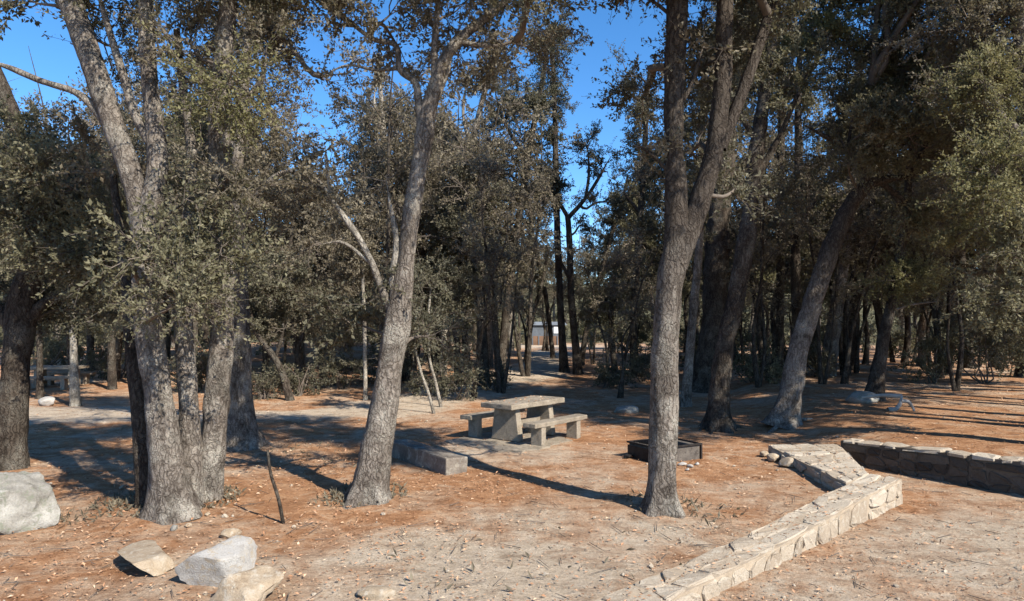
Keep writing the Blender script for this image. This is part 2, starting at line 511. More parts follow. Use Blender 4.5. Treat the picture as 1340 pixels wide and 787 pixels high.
# ================================================================== GROUND
for mx, my, mr, mh in ((-4.4, 9.0, .75, .10), (-2.0, 9.5, .55, .09), (1.95, 9.1, .5, .07), (4.7, 15.6, .8, .10), (6.2, 15.4, .7, .06), (8, 40, 9, .5), (-14, 45, 14, 1.2)):
    MOUNDS.append((mx, my, mr, mh))

def graded(lo, hi, a, b, fine, grow, cap):
    mid = list(np.arange(a, b, fine)); up = [b]; s = fine
    while up[-1] < hi: s = min(s * grow, cap); up.append(up[-1] + s)
    dn = [a]; s = fine
    while dn[-1] > lo: s = min(s * grow, cap); dn.append(dn[-1] - s)
    return np.array(dn[:0:-1] + mid + up)

def grid_faces(nx, ny):
    i = np.arange(ny - 1)[:, None] * nx; j = np.arange(nx - 1)[None]
    return np.stack([i + j, i + j + 1, i + nx + j + 1, i + nx + j], -1).reshape(-1, 4)

def pale_at(x, y):
    p = .75 * np.exp(-((x + .2) ** 2 / 4.0 + (y - 6.6) ** 2 / 2.2))
    p += .35 * np.exp(-((x - 1.6) ** 2 + (y - 8.2) ** 2) / 1.6)
    p += .35 * np.exp(-((x + .2) ** 2 / 4 + (y - 12.6) ** 2 / 1.0))
    p += .9 * np.exp(-(((x - 3.5) / 7) ** 2 + ((y - 75) / 8) ** 2))
    p -= .35 * np.exp(-((x - 6.5) ** 2 / 16 + (y - 15.5) ** 2 / 9))
    p -= .30 * np.exp(-((x + 2.4) ** 2 / 3 + (y - 10.5) ** 2 / 3))
    return p

xs = graded(-430, 430, -9, 10, .10, 1.09, 14); ys = graded(-60, 440, 3, 17, .10, 1.05, 14)
X, Y = np.meshgrid(xs, ys)
Z = gz(X, Y)
Z = Z + np.where((Y < 24) & (np.abs(X) < 14), .008 * fbm2(X, Y, 5.5, 77, 2), 0)
g = quads('ground', np.stack([X, Y, Z], -1).reshape(-1, 3), grid_faces(len(xs), len(ys)), M['ground'], None, True, None, {'pale': ('POINT', pale_at(X, Y).ravel()), 'scrub': ('POINT', (sstep(84, 92, np.hypot(X, Y))).ravel())})
g['kind'] = 'structure'

xs = np.arange(-13.5, 13, .16); ys = np.arange(-14, 13, .16)
X, Y = np.meshgrid(xs, ys)
sd = poly_sd(X, Y, ROAD)
F = grid_faces(len(xs), len(ys))
F = F[(sd.ravel()[F] > .03).all(1)]
V = np.stack([X, Y, gz(X, Y) + .009 + .004 * fbm2(X, Y, 4.5, 31, 2)], -1).reshape(-1, 3)
used, inv = np.unique(F, return_inverse=True)
pr = (.26 + 0.6 * np.exp(-((X - 4.6) ** 2 / 2.5 + (Y - 6.7) ** 2 / 2)) - .25 * np.exp(-((poly_sd(X, Y, ROAD)) / .8) ** 2)).ravel()[used]
road = quads('road', V[used], inv.reshape(F.shape), M['ground'], None, True, None, {'pale': ('POINT', pr)})
road['kind'] = 'structure'

def path_sheet(pts, wid, seed):
    S = spline(np.array(pts), 120); T = norm(np.gradient(S, axis=0)); N = np.stack([-T[:, 1], T[:, 0]], 1)
    k = 13; u = np.linspace(-1, 1, k)
    V = []; P = []
    for a, s in enumerate(S):
        w = wid * (1 + .25 * math.sin(a * .31 + seed) + .15 * math.sin(a * .83))
        xy = s[None] + N[a][None] * (u * w * .5)[:, None]
        V.append(np.column_stack([xy, gz(xy[:, 0], xy[:, 1]) + .022])); P.append(pale_at(xy[:, 0], xy[:, 1]) + .95 * (1 - np.abs(u) ** 2.2))
    V = np.vstack(V); V[:, 2] -= (np.tile(np.abs(u) > .99, len(S))) * .04
    o = quads('path', V, grid_faces(k, len(S)), M['ground'], None, True, None, {'pale': ('POINT', np.concatenate(P))})
    o['kind'] = 'structure'
path_sheet([(-24, 17.5), (-15, 18), (-10, 17.6), (-6.5, 17.4), (-4.2, 18.6), (-2.6, 21), (-.6, 26), (1.2, 33), (2.5, 44), (3, 60)], 3.2, 1)

# ================================================================== STONE WALLS
M['mortar'] = mat_stone('wall_mortar', [(.3, (.28, .225, .165)), (.7, (.41, .34, .255))], 6, None, .5)
M['stone'] = mat_stone('wall_stone', [(.2, (.30, .245, .185)), (.5, (.39, .33, .255)), (.8, (.46, .405, .325))], 5, (.44, .395, .32), 1.0, True)
M['stone_shaded'] = mat_stone('shaded_wall_stone', [(.2, (.04, .031, .024)), (.5, (.075, .061, .048)), (.8, (.12, .10, .08))], 2.5, None, .5, True)  # shade of the retaining wall face put into the stone colour

def masonry(acc, Q, nu, nv, thick, rng, gap=.05, jit=.30):
    """irregular stones on the bilinear patch Q = (p00, p10, p11, p01)"""
    p00, p10, p11, p01 = [np.asarray(q, float) for q in Q]
    nrm = norm(np.cross(p10 - p00, p01 - p00))
    def at(u, v): return (p00 * (1 - u) + p10 * u) * (1 - v) + (p01 * (1 - u) + p11 * u) * v
    G = np.zeros((nv + 1, nu + 1, 2))
    for r in range(nv + 1):
        for c in range(nu + 1):
            u = c / nu + (rng.uniform(-jit, jit) / nu if 0 < c < nu else rng.uniform(-.02, .02) / nu)
            v = r / nv + (rng.uniform(-jit, jit) / nv if 0 < r < nv else rng.uniform(-.07, .03 if r else .07) / nv)
            G[r, c] = u, v
    for r in range(nv):
        c = 0
        while c < nu:
            wide = 2 if c + 2 <= nu and rng.random() < .22 else 1
            cs = [G[r, c], G[r, c + wide], G[r + 1, c + wide], G[r + 1, c]]; c += wide
            P = np.array([at(*q) for q in cs]); ctr = P.mean(0)
            ring = []
            for q in range(4):
                k1, k2, k3 = rng.uniform(.05, .34), rng.uniform(.05, .34), rng.uniform(-.03, .03)
                ring += [P[q] * (1 - k1) + P[q - 1] * k1, P[q] * (1 - k2) + P[(q + 1) % 4] * k2]
            ring = np.array(ring); ring = ctr + (ring - ctr) * (1 - gap - rng.random() * gap)
            th = thick * rng.uniform(.35, 1.4); tilt = rng.normal(size=3) * .03
            lev = [(1.0, -.03), (1.0, th * .35), (.95, th * .8), (.80, th)]
            V = np.vstack([ctr + (ring - ctr) * a + nrm * h + nrm * ((ring - ctr) @ tilt)[:, None] * (h > 0) + rng.normal(size=ring.shape) * .0075 for a, h in lev])
            F = [[o + k, o + (k + 1) % 8, o + 8 + (k + 1) % 8, o + 8 + k] for o in (0, 8, 16) for k in range(8)]
            F += [[24, 25, 26, 31], [26, 27, 30, 31], [27, 28, 29, 30]]
            acc.add(V, np.array(F), 0)

def core(acc, foot, ztop, zbot=-.25):
    n = len(foot)
    V = np.array([[*p, zbot] for p in foot] + [[*p, z] for p, z in zip(foot, ztop)])
    F = [[k, (k + 1) % n, n + (k + 1) % n, n + k] for k in range(n)] + [[n, n + 1, n + 2, n + 3]]
    acc.add(V, np.array(F), 0)

rng = np.random.default_rng(5)
def v3(p, z): return np.array([p[0], p[1], z])
wall = thing('stone_wall', 'low pale mortared stone wall with flat top bordering the picnic ground', 'stone wall', (0, 0, 0))
ca, sa = Acc(), Acc()
S0 = A_END - UA * 9.6
def ztopA(t): return .160 + .180 * float(sstep(5.0, 9.6, t))
ts = np.linspace(0, 9.6, 9)
for k in range(8):
    a, b = S0 + UA * ts[k], S0 + UA * ts[k + 1]
    za, zb = ztopA(ts[k]), ztopA(ts[k + 1])
    al, bl = a + NA * .42, b + NA * .42
    core(ca, [a, b, bl, al], [za, zb, zb, za])
    masonry(sa, (v3(a, za), v3(b, zb), v3(bl, zb), v3(al, za)), 3, 2, .011, rng, .03)
    masonry(sa, (v3(a, -.04), v3(b, -.04), v3(b, zb - .01), v3(a, za - .01)), 4, 1 if za < .25 else 2, .022, rng)
    masonry(sa, (v3(bl, .02), v3(al, .02), v3(al, za - .01), v3(bl, zb - .01)), 4, 1 if za < .25 else 2, .02, rng)
e0, e1 = A_END, A_END + NA * .42
masonry(sa, (v3(e0, -.04), v3(e1, -.04), v3(e1, .33), v3(e0, .33)), 2, 3, .02, rng)
P0, P1, P2, P3 = np.array([4.56, 9.385]), np.array([5.165, 9.935]), np.array([5.93, 12.47]), np.array([4.62, 12.4])
core(ca, [P0, P1, P2, P3], [.33, .33, .325, .325])
masonry(sa, (v3(P0, .33), v3(P1, .33), v3(P2, .325), v3(P3, .325)), 3, 8, .016, rng, .035)
masonry(sa, (v3(P3, .06), v3(P0, .06), v3(P0, .31), v3(P3, .305)), 9, 2, .035, rng, .12)
masonry(sa, (v3(P1, -.04), v3(P2, -.04), v3(P2, .31), v3(P1, .31)), 7, 3, .02, rng)
ca.build('mortar_core', [M['mortar']], wall, False); sa.build('stone_facing', [M['stone']], wall, False)

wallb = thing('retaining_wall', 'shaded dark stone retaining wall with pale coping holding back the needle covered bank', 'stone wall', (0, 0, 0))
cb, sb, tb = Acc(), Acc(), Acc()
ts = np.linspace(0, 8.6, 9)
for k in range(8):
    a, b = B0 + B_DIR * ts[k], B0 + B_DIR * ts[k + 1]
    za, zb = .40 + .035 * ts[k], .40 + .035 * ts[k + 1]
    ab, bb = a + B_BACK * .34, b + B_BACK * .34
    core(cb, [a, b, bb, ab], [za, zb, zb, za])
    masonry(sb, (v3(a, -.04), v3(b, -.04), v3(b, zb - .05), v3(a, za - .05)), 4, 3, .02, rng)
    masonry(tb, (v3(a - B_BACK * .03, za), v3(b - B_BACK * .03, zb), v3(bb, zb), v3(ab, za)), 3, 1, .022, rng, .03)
cb.build('mortar_core', [M['stone_shaded']], wallb, False); sb.build('stone_facing', [M['stone_shaded']], wallb, False); tb.build('coping', [M['stone']], wallb, False)

# ================================================================== ROCKS
M['rock_grey'] = mat_stone('lichen_rock', [(.25, (.13, .12, .105)), (.5, (.26, .248, .22)), (.75, (.40, .39, .355))], 3.4, (.17, .18, .135), 1.0)
M['rock_tan'] = mat_stone('tan_rock', [(.25, (.20, .145, .095)), (.45, (.36, .285, .20)), (.8, (.48, .41, .32))], 6, (.45, .40, .325), 1.0)
M['rock_white'] = mat_stone('pale_grey_rock', [(.25, (.22, .205, .185)), (.45, (.38, .365, .34)), (.8, (.47, .455, .43))], 6.0, (.36, .30, .22), .9)

def rock(name, label, size, loc, rotz, seed, mat, cuts=9, sub=4, group=None, sink=.12, rough=.05, planes=()):
    rg = np.random.default_rng(seed)
    bm = bmesh.new(); bmesh.ops.create_icosphere(bm, subdivisions=sub, radius=1.0)
    co = np.array([v.co for v in bm.verts])
    pl = [(norm(rg.normal(size=3)), rg.uniform(.55, .85)) for _ in range(cuts)] + [(norm(np.array(n, float)), o) for n, o in planes]
    for n, o in pl:
        over = np.maximum(co @ n - o, 0); co = co - over[:, None] * n * .96
    co *= (1 + rough * vnoise(co, 2.5, seed) + rough * .5 * vnoise(co, 7, seed + 1) + rough * .22 * vnoise(co, 19, seed + 2))[:, None]
    co = co / np.abs(co).max(0) * np.array(size) / 2
    co[:, 2] += size[2] * (.5 - sink)
    for v, c in zip(bm.verts, co): v.co = c
    o = from_bm(name, bm, mat, None, True)
    o.data.set_sharp_from_angle(angle=R(34)) if hasattr(o.data, 'set_sharp_from_angle') else None
    o.location = (loc[0], loc[1], g1(*loc[:2])); o.rotation_euler = (0, 0, rotz)
    return tag(o, label, 'rock', group)

rock('boulder', 'big rounded grey boulder with pale lichen at the road edge', (1.22, 1.05, .80), (-5.90, 8.05), .3, 3, M['rock_grey'], 11, 5, sink=.16, rough=.12, planes=[((.2, -.5, .8), .78)])
rock('rock', 'flat tan wedge of rock lying on orange needles in front of the multi-stemmed oak', (1.0, .50, .30), (-3.62, 6.72), -.80, 15, M['rock_tan'], 5, 4, sink=.15, rough=.09, planes=[((-.22, -.10, .95), .20), ((.05, -.90, -.45), .34), ((.9, .1, .2), .70), ((.1, .95, .2), .5)])
rock('rock', 'pale grey angular rock with a dark undercut face', (.76, .62, .52), (-2.62, 6.22), .55, 24, M['rock_white'], 4, 4, sink=.12, rough=.07, planes=[((.05, -.28, .95), .40), ((-.72, -.66, -.2), .42), ((.8, -.45, .2), .5), ((-.5, .4, .75), .55), ((.3, -.9, .05), .5)])
rock('rock', 'rounded tan rock leaning on the pale grey angular rock', (.60, .52, .36), (-2.26, 5.86), .2, 33, M['rock_tan'], 14, 4, sink=.22, rough=.13, planes=[((.2, -.4, .9), .55), ((-.6, -.7, .3), .6)])
rock('rock', 'small cream rock alone behind the pale grey angular rock', (.24, .17, .12), (-3.12, 7.62), .4, 41, M['rock_tan'], 6, 3, sink=.2)
rock('rock', 'half buried cream rock at the very front of the picnic ground', (.42, .26, .12), (-1.15, 6.0), .1, 47, M['rock_tan'], 6, 3, sink=.35)
rock('rock', 'small white rock at the edge of the dirt path', (.5, .36, .3), (-13.3, 19.7), .2, 53, M['rock_white'], 6, 3)
rock('rock', 'grey half buried rock in the shade behind the fire pit', (.8, .5, .28), (3.0, 18.3), .2, 58, M['rock_grey'], 6, 3, sink=.3)
rock('rock', 'dark mossy rock beside the thin leaning oak on the right bank', (.95, .6, .42), (9.25, 18.2), .1, 61, M['rock_grey'], 6, 3, sink=.25)
rg = np.random.default_rng(71)
for k, (px, py, s) in enumerate(((182, 648, .10), (204, 655, .08), (250, 668, .11), (285, 640, .09), (246, 690, .07), (300, 650, .07), (228, 694, .09), (272, 675, .06), (160, 640, .09))):
    dd = ground_d(px, py)
    rock('small_stone', 'little stone among rubble round the base of the multi-stemmed oak', (s * 1.3, s, s * .8), ((px - CX) / FPX * dd, dd), rg.uniform(0, 3), 80 + k, M['rock_tan'] if k % 3 else M['rock_grey'], 5, 2, 'stones round the multi-stemmed oak')
for k, (px, py, s) in enumerate(((893, 610, .12), (903, 612, .09), (912, 609, .08), (900, 616, .07))):
    dd = ground_d(px, py)
    rock('small_stone', 'pinkish ash stained stone lying in front of the fire pit', (s * 1.3, s, s * .7), ((px - CX) / FPX * dd, dd), rg.uniform(0, 3), 180 + k, M['rock_white'], 5, 2, 'stones in front of the fire pit')
for k, (px, py, s) in enumerate(((1012, 604, .20), (1032, 612, .24), (1052, 618, .18), (1075, 628, .2), (1092, 634, .16), (1000, 598, .15))):
    dd = ground_d(px, py)
    rock('small_stone', 'loose tan stone tumbled against the shaded side of the low wall', (s * 1.3, s, s * .8), ((px - CX) / FPX * dd, dd), rg.uniform(0, 3), 280 + k, M['rock_tan'], 6, 3, 'stones tumbled against the low wall')

# ================================================================== PICNIC TABLE, BENCHES, PAD
M['concrete'] = mat_stone('weathered_concrete', [(.25, (.14, .115, .088)), (.5, (.255, .218, .17)), (.8, (.35, .305, .245))], 3.4, (.17, .145, .112), .9)
M['concrete_dk'] = mat_stone('stained_concrete', [(.25, (.13, .115, .10)), (.5, (.21, .19, .165)), (.8, (.29, .265, .23))], 2.4, None, .35)
TU = norm(np.array([.63, .775])); TANG = math.atan2(TU[1], TU[0])
def wear(bm, amp, seed):
    bmesh.ops.subdivide_edges(bm, edges=[e for e in bm.edges if e.calc_length() > .22], cuts=5, use_grid_fill=True)
    co = np.array([v.co for v in bm.verts])
    q = np.stack([vnoise(co, 5, seed + k) * .6 + vnoise(co, 17, seed + 9 + k) * .6 for k in range(3)], 1) * amp
    for v, d_ in zip(bm.verts, q): v.co += Vector(d_)
def table_set(cx, cy, ang, lab_t, lab_b1, lab_b2, grp):
    z = g1(cx, cy) + .012
    t = thing('picnic_table', lab_t, 'picnic table', (cx, cy, z), ang)
    bm = bmesh.new(); bm_box(bm, (0, 0, .70), (1.80, .80, .10), 0, None, .016); wear(bm, .010, 3); from_bm('tabletop', bm, M['concrete'], t)
    for s in (-1, 1):
        bm = bmesh.new(); bm_box(bm, (s * .55, 0, .325), (.15, .54, .655), 0, (1, 1.32), .012); from_bm('pedestal', bm, M['concrete'], t)
    bm = bmesh.new(); bm_box(bm, (0, 0, .30), (1.0, .11, .14), 0, None, .01); from_bm('stretcher', bm, M['concrete'], t)
    ux, uy = math.cos(ang), math.sin(ang)
    for side, lab in ((-1, lab_b1), (1, lab_b2)):
        bx, by = cx + uy * .82 * -side, cy - ux * .82 * -side
        b = thing('picnic_bench', lab, 'bench', (bx, by, g1(bx, by) + .008), ang, grp)
        bm = bmesh.new(); bm_box(bm, (0, 0, .41), (1.80, .30, .085), 0, None, .014); wear(bm, .009, 6); from_bm('seat', bm, M['concrete'], b)
        for s in (-1, 1):
            bm = bmesh.new(); bm_box(bm, (s * .60, 0, .175), (.14, .26, .39), 0, None, .01); from_bm('leg', bm, M['concrete'], b)
table_set(.25, 14.2, TANG, 'weathered concrete picnic table with thick slab top behind the stone kerb block',
          'concrete bench on the sunlit near side of the picnic table', 'concrete bench on the shaded far side of the picnic table', 'benches of the front picnic table')
table_set(-16.2, 24.5, .15, 'distant grey picnic table in the shade beyond the dirt path',
          'distant bench on the near side of the table beyond the dirt path', 'distant bench on the far side of the table beyond the dirt path', 'benches of the distant picnic table')
# ragged concrete pad under the near table
pc = np.array([-.07, 13.75]); TV = np.array([-TU[1], TU[0]])
ring = []
for k in range(36):
    a = 2 * math.pi * k / 36
    c, s = math.cos(a), math.sin(a)
    r = (abs(c) ** 5 + abs(s) ** 5) ** (-1 / 5) * (1 + .05 * math.sin(3.1 * k) + .04 * math.cos(5.3 * k))
    ring.append(pc + TU * c * r * 1.0 + TV * s * r * 1.0)
zs = max(g1(*p) for p in ring) * .5 + min(g1(*p) for p in ring) * .5 + .018
bm = bmesh.new()
lo = [bm.verts.new((*p, zs - .16)) for p in ring]; hi = [bm.verts.new((*(pc + (p - pc) * .985), zs)) for p in ring]
bm.faces.new(hi)
for k in range(36): bm.faces.new((lo[k], lo[(k + 1) % 36], hi[(k + 1) % 36], hi[k]))
tag(from_bm('concrete_pad', bm, M['concrete']), 'worn pale concrete pad under the near picnic table', 'concrete pad')

# kerb block beside the centre oak
M['block'] = mat_stone('block_stone', [(.25, (.075, .062, .05)), (.5, (.155, .132, .11)), (.8, (.27, .24, .20))], 3, (.30, .28, .235), .8)
k0, k1 = np.array([-2.02, 12.35]), np.array([-.86, 10.72])
kd = k1 - k0; kl = float(np.hypot(*kd)); kc = (k0 + k1) / 2
bm = bmesh.new(); bm_box(bm, (0, 0, .06), (kl, .40, .42), 0, None, .025, .012)
bmesh.ops.subdivide_edges(bm, edges=[e for e in bm.edges if e.calc_length() > .3], cuts=6, use_grid_fill=True)
for v in bm.verts:
    q = vnoise(np.array([v.co]), 4, 5)[0]; v.co += Vector((0, .012 * q, .010 * q))
o = from_bm('kerb_block', bm, M['block']); o.location = (kc[0], kc[1], g1(*kc)); o.rotation_euler = (0, .012, math.atan2(kd[1], kd[0]))
tag(o, 'long squared stone block lying on needles between centre oak and picnic table', 'stone block')

# fire pit behind the straight pine trunk
M['iron'] = mat_plain('rusty_black_iron', (.03, .026, .024), .4, 18, .6, .6, .4)
M['ash'] = mat_plain('grey_ash', (.10, .095, .09), .3, 30, .95)
M['pit'] = mat_stone('sooty_block', [(.25, (.055, .048, .042)), (.5, (.105, .092, .08)), (.8, (.17, .152, .132))], 5, (.05, .043, .038), .5)
f0 = np.array([2.44, 11.45]); fr = norm(np.array([.80, .46])); fl = norm(np.array([-.60, .80]))
fa = math.atan2(fr[1], fr[0])
fc = f0 + fr * .47 + np.array([-fr[1], fr[0]]) * .38
pit = thing('fire_pit', 'low square fire pit of sooty blocks with black iron rim behind the straight trunk', 'fire pit', (fc[0], fc[1], g1(*fc)), fa)
for c, s in (((0, -.33, .10), (.94, .10, .29)), ((0, .33, .10), (.94, .10, .29)), ((-.42, 0, .10), (.10, .555, .29)), ((.42, 0, .10), (.10, .555, .29))):
    bm = bmesh.new(); bm_box(bm, c, s, 0, None, .014, .004); from_bm('side_block', bm, M['pit'], pit)
bm = bmesh.new(); bm_box(bm, (0, 0, -.02), (.735, .55, .14), 0, None, .02, .01); from_bm('ash_bed', bm, M['ash'], pit)
bm = bmesh.new()
for c, s in (((0, -.395, .257), (1.0, .035, .03)), ((0, .395, .257), (1.0, .035, .03)), ((-.485, 0, .257), (.03, .75, .03)), ((.485, 0, .257), (.03, .75, .03)), ((.485, -.395, .105), (.034, .037, .27)), ((-.485, -.395, .105), (.034, .037, .27))):
    bm_box(bm, c, s, 0, None, .004)
from_bm('iron_rim', bm, M['iron'], pit)
bm = bmesh.new()
for k in range(9): bm_box(bm, (-.36 + k * .045, 0, .261), (.014, .75, .014), 0, None, .002)
from_bm('grate', bm, M['iron'], pit)
bm = bmesh.new(); bm_box(bm, (-.512, .05, .10), (.02, .62, .24), 0, None, .004); bm_box(bm, (-.60, .24, .05), (.16, .10, .03), .4, None, .004)
from_bm('door_plate', bm, M['iron'], pit)

# leaning stick, driftwood
def stick_obj(name, label, cat, P, rad, mat, ns=9, lump=.12):
    b = np.array(P[0]); S = spline(np.array(P), 26)
    V, F = tube(S - b, np.linspace(rad[0], rad[1], 26), ns, lump, 9)
    n = len(V); F = np.vstack([F, [[n - ns, n - ns + 2, n - ns + 4, n - ns + 6]]])
    o = quads(name, V, F, mat); o.location = b
    return tag(o, label, cat)
bx, by = -2.68, 8.08; bz = g1(bx, by)
stick_obj('stick', 'thin dark stick standing crooked in the needles near the multi-stemmed oak', 'stick', [(bx, by, bz - .05), (bx - .06, by, bz + .28), (bx - .16, by + .02, bz + .58), (bx - .20, by + .02, bz + .86)], (.021, .016), M['bark_dark'])
M['drift'] = mat_plain('bleached_wood', (.42, .385, .34), .35, 16, .9, 0, .6)
q = g1(9.2, 16.3)
dw = thing('driftwood', 'forked bleached white branch stub lying on the right bank', 'branch', (9.2, 16.3, q))
for P, r in (([(-.30, 0, .03), (-.1, .02, .05), (.02, .05, .16), (.10, .12, .30), (.14, .2, .36)], .05), ([(.06, .07, .24), (.22, .05, .22), (.31, .03, .10), (.33, .0, .0)], .04), ([(.12, .16, .34), (-.2, .35, .34), (-.6, .6, .26)], .045)):
    S = spline(np.array(P), 14); V, F = tube(S, np.linspace(r * 1.2, r * .55, 14), 10, .3, 4); quads('prong', V, F, M['drift'], dw)

# ================================================================== DISTANT SHED
M['shed_wall'] = mat_plain('slate_boards', (.09, .105, .125), .2, 6, .7)
M['shed_roof'] = mat_plain('shed_roofing', (.15, .165, .18), .2, 4, .8)
M['white_paint'] = mat_plain('white_panel', (.62, .66, .70), .04, 3, .6)
M['trim'] = mat_plain('brown_boards', (.14, .085, .055), .2, 6, .7)
sx, sy = 4.0, 80.0; sz = g1(sx, sy)
shed = thing('shed', 'small slate blue shed with a white panel in the sunlit clearing', 'shed', (sx, sy, sz), .08); shed.scale = (.85, .85, .85)
bm = bmesh.new(); bm_box(bm, (0, 0, 1.95), (4.6, 3.2, 1.5), 0, None, .02); from_bm('wall', bm, M['shed_wall'], shed)
bm = bmesh.new(); bm_box(bm, (0, 0, .55), (4.7, 3.3, 1.35), 0, None, .02); from_bm('plinth', bm, M['trim'], shed)
bm = bmesh.new()
vs = [bm.verts.new(c) for c in ((-2.6, -1.9, 2.68), (2.6, -1.9, 2.68), (2.6, 1.9, 2.68), (-2.6, 1.9, 2.68), (-2.5, 0, 3.15), (2.5, 0, 3.15))]
for f in ((0, 1, 5, 4), (2, 3, 4, 5), (1, 2, 5), (3, 0, 4), (0, 3, 2, 1)): bm.faces.new([vs[i] for i in f])
from_bm('roof', bm, M['shed_roof'], shed)
bm = bmesh.new(); bm_box(bm, (1.15, -1.64, 2.05), (.75, .06, .95), 0, None, .01); from_bm('window', bm, M['white_paint'], shed)
for k in range(6):
    bm = bmesh.new(); bm_box(bm, (-2.1 + k * .84, -1.70, .62), (.16, .08, 1.2), 0, None, .01); from_bm('post', bm, M['shed_wall'], shed)

# ================================================================== TREES SEEN ONE BY ONE
tree('dark shaded oak trunk at the far edge beside the dirt path behind the boulder',
     [[(6, 612, 56), (14, 540, 42), (22, 470, 38), (30, 400, 40), (44, 340, 36), (40, 250, 30), (15, 150, 26), (-20, 60, 22), (-50, -60, 16)]],
     [[(30, 430, 22), (55, 400, 16), (98, 378, 13), (132, 348, 9), (165, 300, 6)], [(44, 340, 24), (80, 280, 18), (95, 220, 12), (90, 170, 8)], [(22, 440, 20), (-20, 380, 16), (-70, 340, 12), (-100, 300, 8)]],
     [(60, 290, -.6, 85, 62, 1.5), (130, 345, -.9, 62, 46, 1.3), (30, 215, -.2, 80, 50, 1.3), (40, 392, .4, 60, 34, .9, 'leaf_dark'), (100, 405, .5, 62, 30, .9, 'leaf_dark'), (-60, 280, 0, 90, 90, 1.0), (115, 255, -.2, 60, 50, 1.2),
      (150, 300, -1.2, 55, 46, .8), (10, 165, -.4, 60, 36, .6), (70, 235, -1.3, 70, 46, .9)], bark='bark_dark', leaf='leaf', seed=21, ns=20)

tree('multi-stemmed grey lichen barked oak rising from one broad base beside the tan wedge rock',
     [[(228, 672, 74), (223, 640, 54), (215, 580, 45), (205, 510, 41), (196, 440, 38), (190, 380, 36), (192, 320, 34), (200, 260, 32), (206, 200, 28), (197, 110, 24), (190, 0, 22), (184, -120, 18), (170, -260, 12)],
      [(250, 640, 36, .35), (247, 560, 32, .38), (244, 480, 30, .4), (241, 420, 27, .4), (241, 340, 23, .45), (250, 250, 16, .4), (246, 150, 12, .5), (230, 40, 9, .6)],
      [(268, 630, 42, .6), (280, 560, 38, .6), (288, 480, 36, .6), (291, 400, 35, .6), (292, 300, 33, .6), (285, 200, 31, .3), (292, 100, 28, .3), (299, 0, 25, .3), (304, -140, 20, .3), (300, -280, 12, .3)],
      ['bark_dark', (196, 640, 34, .3), (186, 560, 31, .3), (179, 480, 28, .35), (174, 410, 24, .4), (160, 320, 15, .6), (150, 230, 10, .8)]],
     [[(191, 330, 34), (178, 250, 33), (152, 172, 33), (126, 100, 35), (102, 30, 36), (84, -20, 32), (60, -120, 24), (40, -230, 14)],
      [(165, 205, 16), (130, 150, 13), (100, 122, 11), (50, 105, 10), (0, 85, 9), (-60, 70, 7)], [(206, 205, 16), (178, 150, 14), (160, 90, 12), (140, 30, 10), (120, -40, 8)],
      [(292, 190, 14), (320, 140, 11), (345, 100, 8), (350, 60, 5)]],
     [(190, 335, -.7, 75, 50, .95), (235, 395, -.8, 60, 40, .8), (290, 335, -.3, 50, 46, .8), (300, 230, -.2, 44, 50, .6, 'leaf_brown'), (235, 270, -.4, 46, 46, .6), (300, 110, -.4, 52, 58, .95, 'leaf_yellow'), (250, 60, .2, 55, 60, .6, 'leaf_brown'), (50, 5, .3, 80, 34, .3), (140, 60, .6, 60, 60, .35), (230, -50, 0, 180, 60, .9), (60, -110, .2, 110, 50, .35), (340, -40, .3, 110, 60, .8),
      (280, 250, .6, 60, 60, .7), (150, 205, .9, 60, 40, .7, 'leaf_brown'), (230, -230, 0, 180, 110, .7)], seed=22, ns=24, leaf='leaf', name='multi_stem_oak', flare=.4)  # unseen crown above is enlarged to shade the ground behind

tree('grey oak trunk standing directly behind the multi-stemmed oak',
     [[(318, 586, 58), (316, 530, 36), (313, 440, 30), (312, 360, 25), (309, 270, 20), (313, 180, 16), (322, 80, 12), (330, -20, 8)]],
     [[(311, 300, 12), (340, 250, 10), (375, 225, 7), (410, 240, 4)], [(313, 200, 10), (280, 150, 8), (262, 100, 5)]],
     [(345, 140, .4, 60, 55, .7, 'leaf_brown'), (385, 245, .5, 60, 50, .8, 'leaf_brown'), (270, 190, .8, 60, 60, .8), (330, 40, .3, 80, 60, .7, 'leaf_brown'), (350, -60, 0, 120, 60, .8), (240, 120, 1, 50, 60, .5, 'leaf_brown')], seed=23, ns=18)

